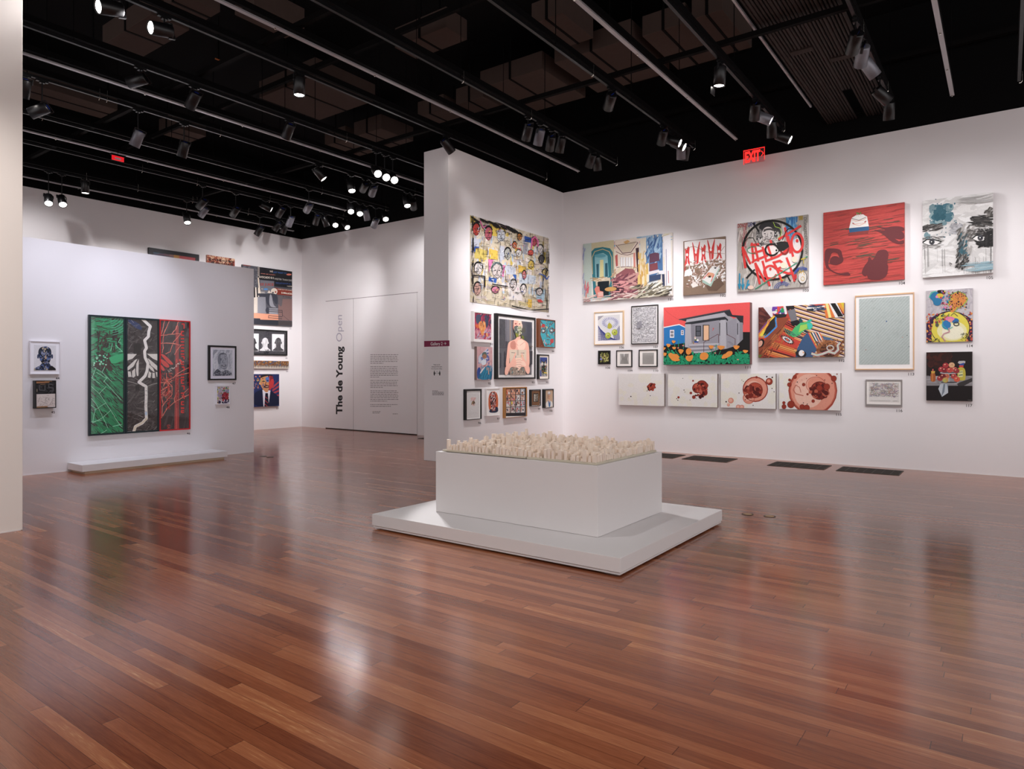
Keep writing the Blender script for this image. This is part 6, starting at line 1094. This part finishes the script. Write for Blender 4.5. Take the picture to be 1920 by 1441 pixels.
# ---- works on the back wall
def d12(A):
    A.P('56565e', [130, 325, 970, 435, 970, 1355, 300, 1330]); A.S(['6c6c74', '464650', '7c7c84'], 0, 0, .4, 1, 200, .1, .02, 60, 60); A.L('8c2c24', 14, [140, 330, 270, 345])
    A.P('1e1e24', [380, 360, 970, 435, 970, 720, 665, 690, 665, 600, 430, 580, 390, 540]); A.P('76767e', [430, 585, 665, 605, 665, 840, 440, 800])
    for i in range(9): A.L('e8dcd0', 7, [385, 375+i*18, 420, 365+i*18])
    A.T('e8dcc8', 'WE', 590, 450, 28, 55, 1, .08, 0, 1, .02); A.T('2c6cb8', 'JUST WANT TO', 655, 462, 26, 220, 1, .1, 0, 1, .01); A.C('e07860', 915, 490, 42, 16); A.T('e08870', 'AND BE HAPPY', 440, 478, 14, 250, 1, .12, 0, 1, .01)
    A.T('f0e6d4', 'AVOCADO IS S', 410, 545, 32, 250, 1, .08, 0, 1, .02); A.T('c8c4bc', 'WEETER THAN SUG', 668, 575, 28, 300, 1, .1, 0, 1, .01); A.T('2c5ca8', 'AND JUSTICE FOR ALL', 690, 640, 20, 260, 1, .08, 0, 1, .01); A.T('a83024', 'EE JUICE', 432, 675, 40, 225, 1, .02, 0, 1, .02); A.T('f0e6d4', 'WASTED', 880, 695, 18, 90, 1, .08, 0, 1, .01)
    A.P('8c2c18', [668, 710, 970, 755, 970, 850, 720, 830, 670, 760]); A.T('f0e6d4', 'COME OUT OF COURT', 720, 745, 18, 250, 1, .1, 0, 1, .01); A.T('f0e6d4', '$ MILLION', 785, 808, 28, 190, 1, .12, 0, 1, .02); A.L('f0e6d4', 6, [790, 802, 970, 825])
    A.G('6c6468', [720, 840, 970, 855, 970, 900, 730, 890]); A.T(K, 'Mr. George', 810, 872, 20, 120, 1, .08, 0, 1); A.T('e8dcd0', 'TO', 445, 745, 22, 34, 1, .05); A.C('4c8ccc', 525, 738, 38, 16); A.T('e8dcd0', 'DOC', 440, 805, 26, 70, 1, .05, 0, 1, .02)
    for i in range(5): A.P('e8dcd0' if i % 2 else K, [318+i*24, 700+i*4, 342+i*24, 704+i*4, 352+i*22, 870+i*-4, 328+i*22, 890-i*6])
    A.P('efe0cc', [385, 540, 405, 540, 440, 820, 415, 860]); A.C('ecdccc', 665, 775, 56, 55); A.P('ecdccc', [550, 800, 580, 755, 620, 810]); A.G('3c3e4a', [380, 800, 500, 820, 620, 800, 720, 830, 730, 980, 690, 1000, 640, 900, 620, 1040, 560, 1010, 530, 960, 510, 860, 400, 860]); A.C('a83828', 690, 785, 13, 16); A.C('3c3c44', 645, 795, 18, 12); A.G('9c9ca4', [590, 820, 625, 830, 650, 1010, 720, 1050, 600, 1040, 580, 960])
    A.P('d8ccc0', [318, 880, 385, 870, 385, 1140, 318, 1140]); A.P('8e8e96', [385, 870, 520, 870, 530, 1150, 385, 1145]); A.G('3c3e4a', [520, 1060, 575, 1030, 580, 1150, 520, 1130]); A.P('9a9aa2', [580, 1060, 730, 1060, 730, 1170, 580, 1160]); A.P('8c6c68', [735, 1000, 800, 900, 970, 905, 970, 1270, 735, 1260]); A.G('6c6468', [730, 840, 810, 860, 800, 1000, 780, 1040, 735, 990]); A.P('e89c7c', [318, 1140, 735, 1165, 735, 1260, 430, 1250, 430, 1230, 318, 1225])
    for y in (1080, 1110, 1185, 1220): A.L('2c2c34', 9, [575, y, 800, y+18])
    A.L('2c2c34', 7, [800, 1090, 805, 1200]); A.L('2c2c34', 7, [570, 1180, 570, 1230]); A.L('4c3c3c', 5, [800, 1170, 920, 1270]); A.P('2c2e38', [320, 1240, 430, 1235, 430, 1255, 735, 1268, 970, 1280, 970, 1350, 735, 1345, 320, 1320]); A.P('4a4244', [735, 1268, 970, 1280, 970, 1352, 735, 1348])
def dheads(A):
    A.F('35343a', 0, 0, 1, 1)
    for i, (x, bg, fg) in enumerate(((105, 'e8e6e8', '2c2a2e'), (270, None, 'dcdadc'), (448, 'eceaec', '3c3a3e'))):
        if bg: A.P(bg, [x-85, 178+i*4, x+80, 182+i*4, x+78, 420, x-85, 414])
        A.G(fg, [x-80, 414, x-70, 395, x-30, 370, x-32, 330, x-42, 300, x-38, 260, x-10, 236, x+14, 236, x+38, 260, x+42, 300, x+32, 330, x+32, 372, x+70, 396, x+78, 418])
        A.C(fg, x-43, 305, 8, 15); A.C(fg, x+43, 305, 8, 15); A.S(['9c9a9e', '6c6a6e'], (x-150)/440*.9+.1, .4, (x-60)/440+.1, .85, 20, .12, .006, 88, 6)
    A.T('2c2a2e', '10', 268, 435, 40, 55, 1, 0, 0, 1, .03)
def dstrip(A):
    A.F('7c5434', 0, 0, 1, 1); A.S(['b8843c', '5c3420', '3c5c7c', 'c8a060', '8c4428', '2c5c8c'], 0, 0, 1, .62, 220, .05, .018, 60, 60)
    for i in range(34): f = i/34; A.FP('e8dcd0', [f, 1, f+.008, .62, f+.022, .58, f+.018, .8, f+.026, 1]); A.FP('1c181a', [f+.014, .6, f+.026, .55, f+.03, .85, f+.02, .9])
def dsuit(A):
    A.P('1e2c60', [100, 730, 458, 728, 455, 1168, 100, 1168]); A.S(['283870', '18244c', '303c78'], 0, 0, 1, 1, 80, .12, .02, 30, 30)
    for x, y in ((142, 762), (118, 812), (175, 812), (142, 862), (172, 912), (118, 915), (195, 757)):
        A.P('e08868', sum([[x+(15 if k % 2 == 0 else 6)*math.sin(k*math.pi/5), y-(16 if k % 2 == 0 else 7)*math.cos(k*math.pi/5)] for k in range(10)], []))
    for i in range(4): A.P('a83844', [360, 900+i*40, 455, 820+i*60, 455, 845+i*60, 370, 925+i*38])
    A.G('141c3c', [100, 1168, 110, 1010, 150, 960, 240, 930, 340, 950, 430, 1010, 455, 1050, 455, 1168]); A.P('e4e4f0', [230, 940, 340, 950, 335, 980, 310, 1168, 245, 1168, 235, 1000]); A.P('141428', [270, 985, 305, 985, 320, 1168, 255, 1168]); A.L('a83040', 10, [262, 1080, 305, 1120]); A.L('a83040', 9, [265, 1030, 300, 1060]); A.L('a83040', 9, [258, 1130, 300, 1165])
    A.G('c88858', [195, 860, 205, 780, 240, 745, 320, 740, 320, 960, 280, 980, 240, 940, 210, 890]); A.G('c0282c', [318, 735, 360, 745, 385, 810, 385, 870, 350, 930, 318, 960]); A.G('7c1c28', [330, 735, 372, 750, 380, 800, 350, 790, 335, 850]); A.G('1a1620', [200, 790, 210, 745, 260, 728, 340, 728, 380, 760, 330, 748, 250, 760]); A.G('4c74b8', [265, 775, 320, 760, 320, 840, 285, 835]); A.D(['e0a060', '98a058', 'd8c890', '8c4c34', '3c5c98'], .25, .05, .62, .5, 80, .008, .022, lambda x, y: (x-.44)**2+(y-.28)**2*.8 < .025)
    A.C('2c2c20', 245, 825, 20, 8); A.C('1c2c50', 300, 815, 16, 8); A.L('5c2c20', 9, [280, 830, 268, 870, 290, 878]); A.C('3c1c20', 285, 903, 36, 13); A.C('c0a0a0', 290, 898, 22, 5); A.L('281418', 10, [250, 893, 290, 880, 322, 888]); A.C('c0282c', 378, 840, 9, 24)
def dtopA(A): A.F('4c4c5c', 0, 0, 1, 1); A.S(['5c4454', '4c6474', '7c5c54', '3c4c5c'], 0, 0, .5, 1, 60, .3, .04, 0, 20); A.P('a8783c', [515, 340, 620, 355, 620, 800, 515, 800]); A.P('a8484c', [610, 355, 885, 380, 885, 900, 610, 900])
def dtopB(A):
    A.F('a84c30', 0, 0, 1, 1); A.D(['8c3820', 'd09878', '5c2418', 'e8c0a0'], 0, 0, 1, 1, 260, .01, .05); A.T(K, 'JOY OF BLACK MEN', 1120, 432, 30, 420, 1, .12, 0, 1, .04); A.T(K, 'CAN IGNITE WORLD', 1120, 484, 28, 400, 1, .12, 0, 1, .04)
c12, c13, c15 = (440, 460, 9.007), (460, 600, 7.208), (270, 440, 9.143)
art('painting', 'grey collage painting with hand lettering over a seated figure on the back wall', 'painting', 'B', (130, 325, 970, 435, 970, 1352, 128, 1330), c12, d12, 0.05, '56565e', '3c3434')
art('framed_photograph', 'black framed row of head silhouettes seen from behind, under the lettered painting', 'framed photographs', 'B', (-40, 104, 571, 146, 569, 476, -40, 466), c13, dheads, 0.04, frame=.03, win=(-28, 130, 552, 462), glass=True)
art('painting', 'long narrow painting of a crowd with white and black stripes on the back wall', 'painting', 'B', (-60, 545, 588, 550, 586, 650, -60, 655), c13, dstrip, 0.06, '7c5434', 'b08878')
art('painting', 'portrait of a man in a dark suit before stars and stripes on the back wall', 'painting', 'B', (-10, 728, 459, 728, 456, 1166, -10, 1170), c13, dsuit, 0.07, '1e2c60', '8c7068')
art('framed_picture', 'dark framed picture mostly hidden behind the low display wall, the left one', 'framed picture', 'B', (82, 215, 946, 340, 946, 900, 82, 900), c15, dtopA, 0.05, frame=.05, fcol='24242a', win=(160, 290, 884, 860))
art('painting', 'rust red lettered painting peeping over the low display wall', 'painting', 'B', (1082, 345, 1556, 410, 1556, 800, 1082, 800), c15, dtopB, 0.06, 'a84c30', 'c08878')

# ------------------------------------------------------------ vinyl lettering, numbers, signs
def vinyl(name, label, cat, plane, crop, draw, group=None, seed=3):
    A = Art(plane, 0.0008, crop); A.rnd = random.Random(seed); draw(A)
    xs = [p[0] for q in A.polys for p in q[0]]; zs = [p[1] for q in A.polys for p in q[0]]; cx, cz = (min(xs)+max(xs))/2, (min(zs)+max(zs))/2
    A.polys = [([(p[0]-cx, p[1]-cz) for p in q[0]], q[1], q[2]) for q in A.polys]; A.o = (cx, cz)
    o = link(name, A.mesh(name), M['ink']); A.place(o); return tag(o, label, cat, group)
# small wall numbers: text, right edge x, baseline y (photo), cap height, plane, what it belongs to
NUM = [('101', 1262, 563, 4.6, 'R', 'palace interior painting'), ('102', 1361, 556, 5, 'R', 'clothes peg painting'), ('103', 1516, 546.5, 5.2, 'R', 'graffiti painting'), ('104', 1697, 533, 5.6, 'R', 'red birthday cake painting'), ('105', 1862, 523, 6, 'R', 'dripping eyes painting'),
       ('106', 1170, 653, 4.2, 'R', 'pear print'), ('107', 1234, 652, 4.2, 'R', 'speckled print'), ('108', 1144, 691, 4.2, 'R', 'smallest dark picture'), ('109', 1186, 696.5, 4.2, 'R', 'split fan line print'), ('110', 1234, 696.5, 4.2, 'R', 'level line print'), ('111', 1407, 690.5, 4.8, 'R', 'bungalow and poppies painting'),
       ('112', 1583.5, 678, 5, 'R', 'striped blankets painting'), ('113', 1714, 703.5, 5.4, 'R', 'large pale green sheet'), ('114', 1824, 650.5, 5.4, 'R', 'yellow dome painting'), ('115', 1578, 779, 5, 'R', 'last of the four blob canvases'), ('116', 1692, 772, 5.4, 'R', 'grey framed scribble drawing'), ('117', 1823, 762.5, 5.6, 'R', 'dark still life painting'),
       ('90', 1030, 594, 3.8, 'P', 'scribbled faces canvas'), ('91', 924, 647, 4.2, 'P', 'pink and orange abstract portrait'), ('92', 920.5, 720.5, 4.2, 'P', 'masked figure in blue'), ('93', 1002, 718.5, 4, 'P', 'large masked portrait'), ('94', 1039, 660, 3.6, 'P', 'turquoise doodled face'), ('95', 1028, 718, 3.6, 'P', 'dark cat like face'),
       ('96', 902, 794.5, 4.4, 'P', 'white sheet with brown mound'), ('97', 937, 786.5, 4, 'P', 'orange skull print'), ('98', 987.5, 787.5, 4, 'P', 'grid of sixteen photographs'), ('99', 1013, 768, 3.6, 'P', 'small brown book picture'), ('100', 1036, 771.5, 3.6, 'P', 'white coat portrait'),
       ('44', 111.5, 711, 4.6, 'L', 'blue speckled portrait'), ('45', 103, 774.5, 4.6, 'L', 'dark and cream collage'), ('46', 356.5, 814, 4, 'L', 'triptych'), ('47', 442, 720.5, 4.2, 'L', 'pencil drawing'), ('48', 430.5, 765, 4, 'L', 'red faces collage'),
       ('12', 546, 617, 2.6, 'B', 'lettered collage painting'), ('18', 538.5, 672.5, 2.6, 'B', 'head silhouettes'), ('21', 540, 697, 2.6, 'B', 'narrow crowd painting'), ('23', 522, 766.5, 3, 'B', 'suit portrait')]
for t, x, y, h, pl, what in NUM:
    w = h*(1.95 if len(t) == 3 else 1.45)*(1.28 if pl == 'R' else .95 if pl == 'P' else 1.15)
    sl = -.12 if pl == 'R' else .1
    sl = 0
    vinyl('wall_number', 'small grey number %s on the wall below the %s' % (t, what), 'wall number', pl, (0, 0, 1), lambda A, t=t, x=x, y=y, h=h, w=w: A.T('4c4648', t, x-w*.92, y, h*.92, w*.92, 1, sl, 0, 1, .012), 'numbers below the works')
c14 = (600, 560, 5.542)
vinyl('title_lettering', 'tall vertical title lettering on the door wall, black words then one in pale outline', 'wall lettering', 'F', c14, lambda A: (A.T('161416', 'The de Young', 229, 1196, 62, 702, .006, -1, 1, 0, .035), A.T('b9b3c2', 'Open', 228, 450, 60, 282, 0, -1, 1, 0, .0)))
def para2(A, y, n):
    r = A.rnd
    for i in range(n):
        x = 523; end = 811+(r.uniform(-10, 4) if i < n-1 else -r.uniform(60, 190)); yy = y+i*17.8
        while x < end-6: w = min(r.uniform(8, 34), end-x); A.P('8a8186', [x, yy-3, x+w, yy-3, x+w, yy+2.4, x, yy+2.4]); x += w+5.5
    if not n:
        for yy, x, x1 in ((1172, 546, 632), (1186, 546, 618), (1195, 756, 810)):
            while x < x1: w = r.uniform(8, 20); A.P('7c7478', [x, yy-3, min(x1, x+w), yy-3, min(x1, x+w), yy+2, x, yy+2]); x += w+4
wt = empty('wall_text', (XF-0.012, 13.2, 1.3)); tag(wt, 'block of small grey paragraph text on the right door leaf', 'wall text')
yy0 = 580
for i, n in enumerate((6, 7, 5, 7, 2, 0)):
    o = vinyl('paragraph' if n else 'footnote', None, None, 'F', c14, lambda A: para2(A, yy0, n), seed=i); o.parent = wt; o.location = o.location-wt.location
    yy0 += n*17.8+18.4
# sign on the end of the free-standing wall
def band(A): A.P('8c1a4a', [1082, 438, 1345, 431, 1345, 491, 1082, 499]); A.T('f2eef0', 'Gallery 2', 1148, 483, 32, 126, 1, -.02, 0, 1, .015); A.L('f2eef0', 4, [1284, 464, 1309, 463]); A.L('f2eef0', 4, [1297, 450, 1310, 463, 1298, 477])
vinyl('gallery_sign', 'burgundy band with white gallery direction lettering and arrow on the narrow wall end', 'sign', 'E', c14, band)
def notice(A):
    for t, y, w in (('Thank you for', 689, 72), ('staying six feet apart', 710, 110), ('for everyone’s safety.', 731, 112)): A.T('1c181a', t, 1214-w/2, y, 10, w, 1, 0, 0, 1, .02)
    for x, d in ((1188, 1), (1244, -1)): A.C('1c181a', x, 752, 5, 5); A.P('1c181a', [x-7, 760, x+7, 760, x+7, 778, x+4, 796, x-4, 796, x-7, 778]); A.L('1c181a', 3, [x+d*10, 772, x+d*20, 772]); A.L('1c181a', 3, [x+d*14, 767, x+d*10, 772, x+d*14, 777])
    A.R('1c181a', 1216, 753, 3, 3, 2, 8); A.L('1c181a', 2, [1216, 762, 1216, 784])
vinyl('distance_notice', 'small black distancing notice with two figures on the narrow wall end', 'notice', 'E', c14, notice)
def credit(A):
    r = random.Random(4)
    for i, y in enumerate((956, 970, 983, 996)):
        x = 1168; end = (1225, 1288, 1286, 1290)[i]
        while x < end: w = min(r.uniform(8, 22), end-x); A.P('3c3436' if i == 1 else '5c5254', [x, y-3, x+w, y-3, x+w, y+2.5, x, y+2.5]); x += w+4
vinyl('credit_text', 'four tiny lines of text low on the narrow wall end', 'wall text', 'E', c14, credit)
# exit sign hanging before the right wall
ex = empty('exit_sign', (11.86, 3.50, 5.38)); tag(ex, 'edge lit clear exit sign with red letters hanging before the right wall', 'exit sign'); ex.rotation_euler = (0, 0, -math.pi/2)
red = mat('lit red letters', (230, 30, 30), .4, emit=((255, 40, 36), 1.6)); acr = bpy.data.materials.new('clear acrylic'); acr.use_nodes = True
nt = acr.node_tree; [nt.nodes.remove(n) for n in list(nt.nodes)]
o_, t_, g_, x_ = nt.nodes.new('ShaderNodeOutputMaterial'), nt.nodes.new('ShaderNodeBsdfTransparent'), nt.nodes.new('ShaderNodeBsdfGlossy'), nt.nodes.new('ShaderNodeMixShader')
t_.inputs[0].default_value = (1, .72, .74, 1); x_.inputs[0].default_value = .06; nt.links.new(t_.outputs[0], x_.inputs[1]); nt.links.new(g_.outputs[0], x_.inputs[2]); nt.links.new(x_.outputs[0], o_.inputs[0])
MB().box(-.19, .19, -.035, .035, .012, .05).build('housing', M['beam'], ex); MB().cyl((-.1, 0, .05), (-.1, 0, 1.9), .006, 6).cyl((.1, 0, .05), (.1, 0, 1.9), .006, 6).build('hanger_rod', M['beam'], ex)
MB().box(-.175, .175, -.004, .004, -.235, .012).build('panel', acr, ex)
MB().box(-.178, -.172, -.006, .006, -.235, .012).box(.172, .178, -.006, .006, -.2, .012).box(-.172, .172, -.006, .006, .002, .010).build('lit_edge', red, ex)
ps, tw = text_mesh('EXIT', .045); tb = MB()
for p in ps:
    k = len(tb.v); tb.v += [(-.155+a*(.262/tw), -.006, -.2+b*.25) for a, b in p]; tb.f.append(tuple(range(k, k+len(p))))
k = len(tb.v); tb.v += [(x, -.006, z) for x, z in ((.118, -.05), (.132, -.05), (.165, -.095), (.132, -.14), (.118, -.14), (.15, -.095))]; tb.f += [(k, k+1, k+2, k+5), (k+5, k+2, k+3, k+4)]
tb.build('letters', red, ex)
es = empty('far_exit_sign', on_y(221, 296, 12.6)); tag(es, 'tiny red lit exit sign hanging at left under the ceiling', 'exit sign')
MB().box(-.12, .12, -.03, .03, .03, .06).build('housing', M['beam'], es); MB().box(-.1, .1, -.005, .005, -.05, .03).build('panel', mat('red lit panel', (200, 24, 34), .4, emit=((230, 30, 40), .7)), es)
MB().box(-.05, .05, -.008, -.006, -.03, 0).build('letters', M['wall'], es); MB().cyl((0, 0, .06), (0, 0, 2.3), .005, 6).build('hanger_rod', M['beam'], es)
for p, lab in ((on_z(175, 79, 6.6), 'tiny orange sprinkler head at upper left'), (on_z(410, 112, 6.6), 'tiny orange sprinkler head right of the top left lamps')):
    o = empty('sprinkler', p); tag(o, lab, 'sprinkler')
    MB().cyl((0, 0, 0.006), (0, 0, .7), .01, 6).build('pipe', M['beam'], o); MB().box(-.06, .06, -.008, .008, -.01, .006).build('head', mat('copper fitting', (190, 110, 50), .5, metal=.3), o)
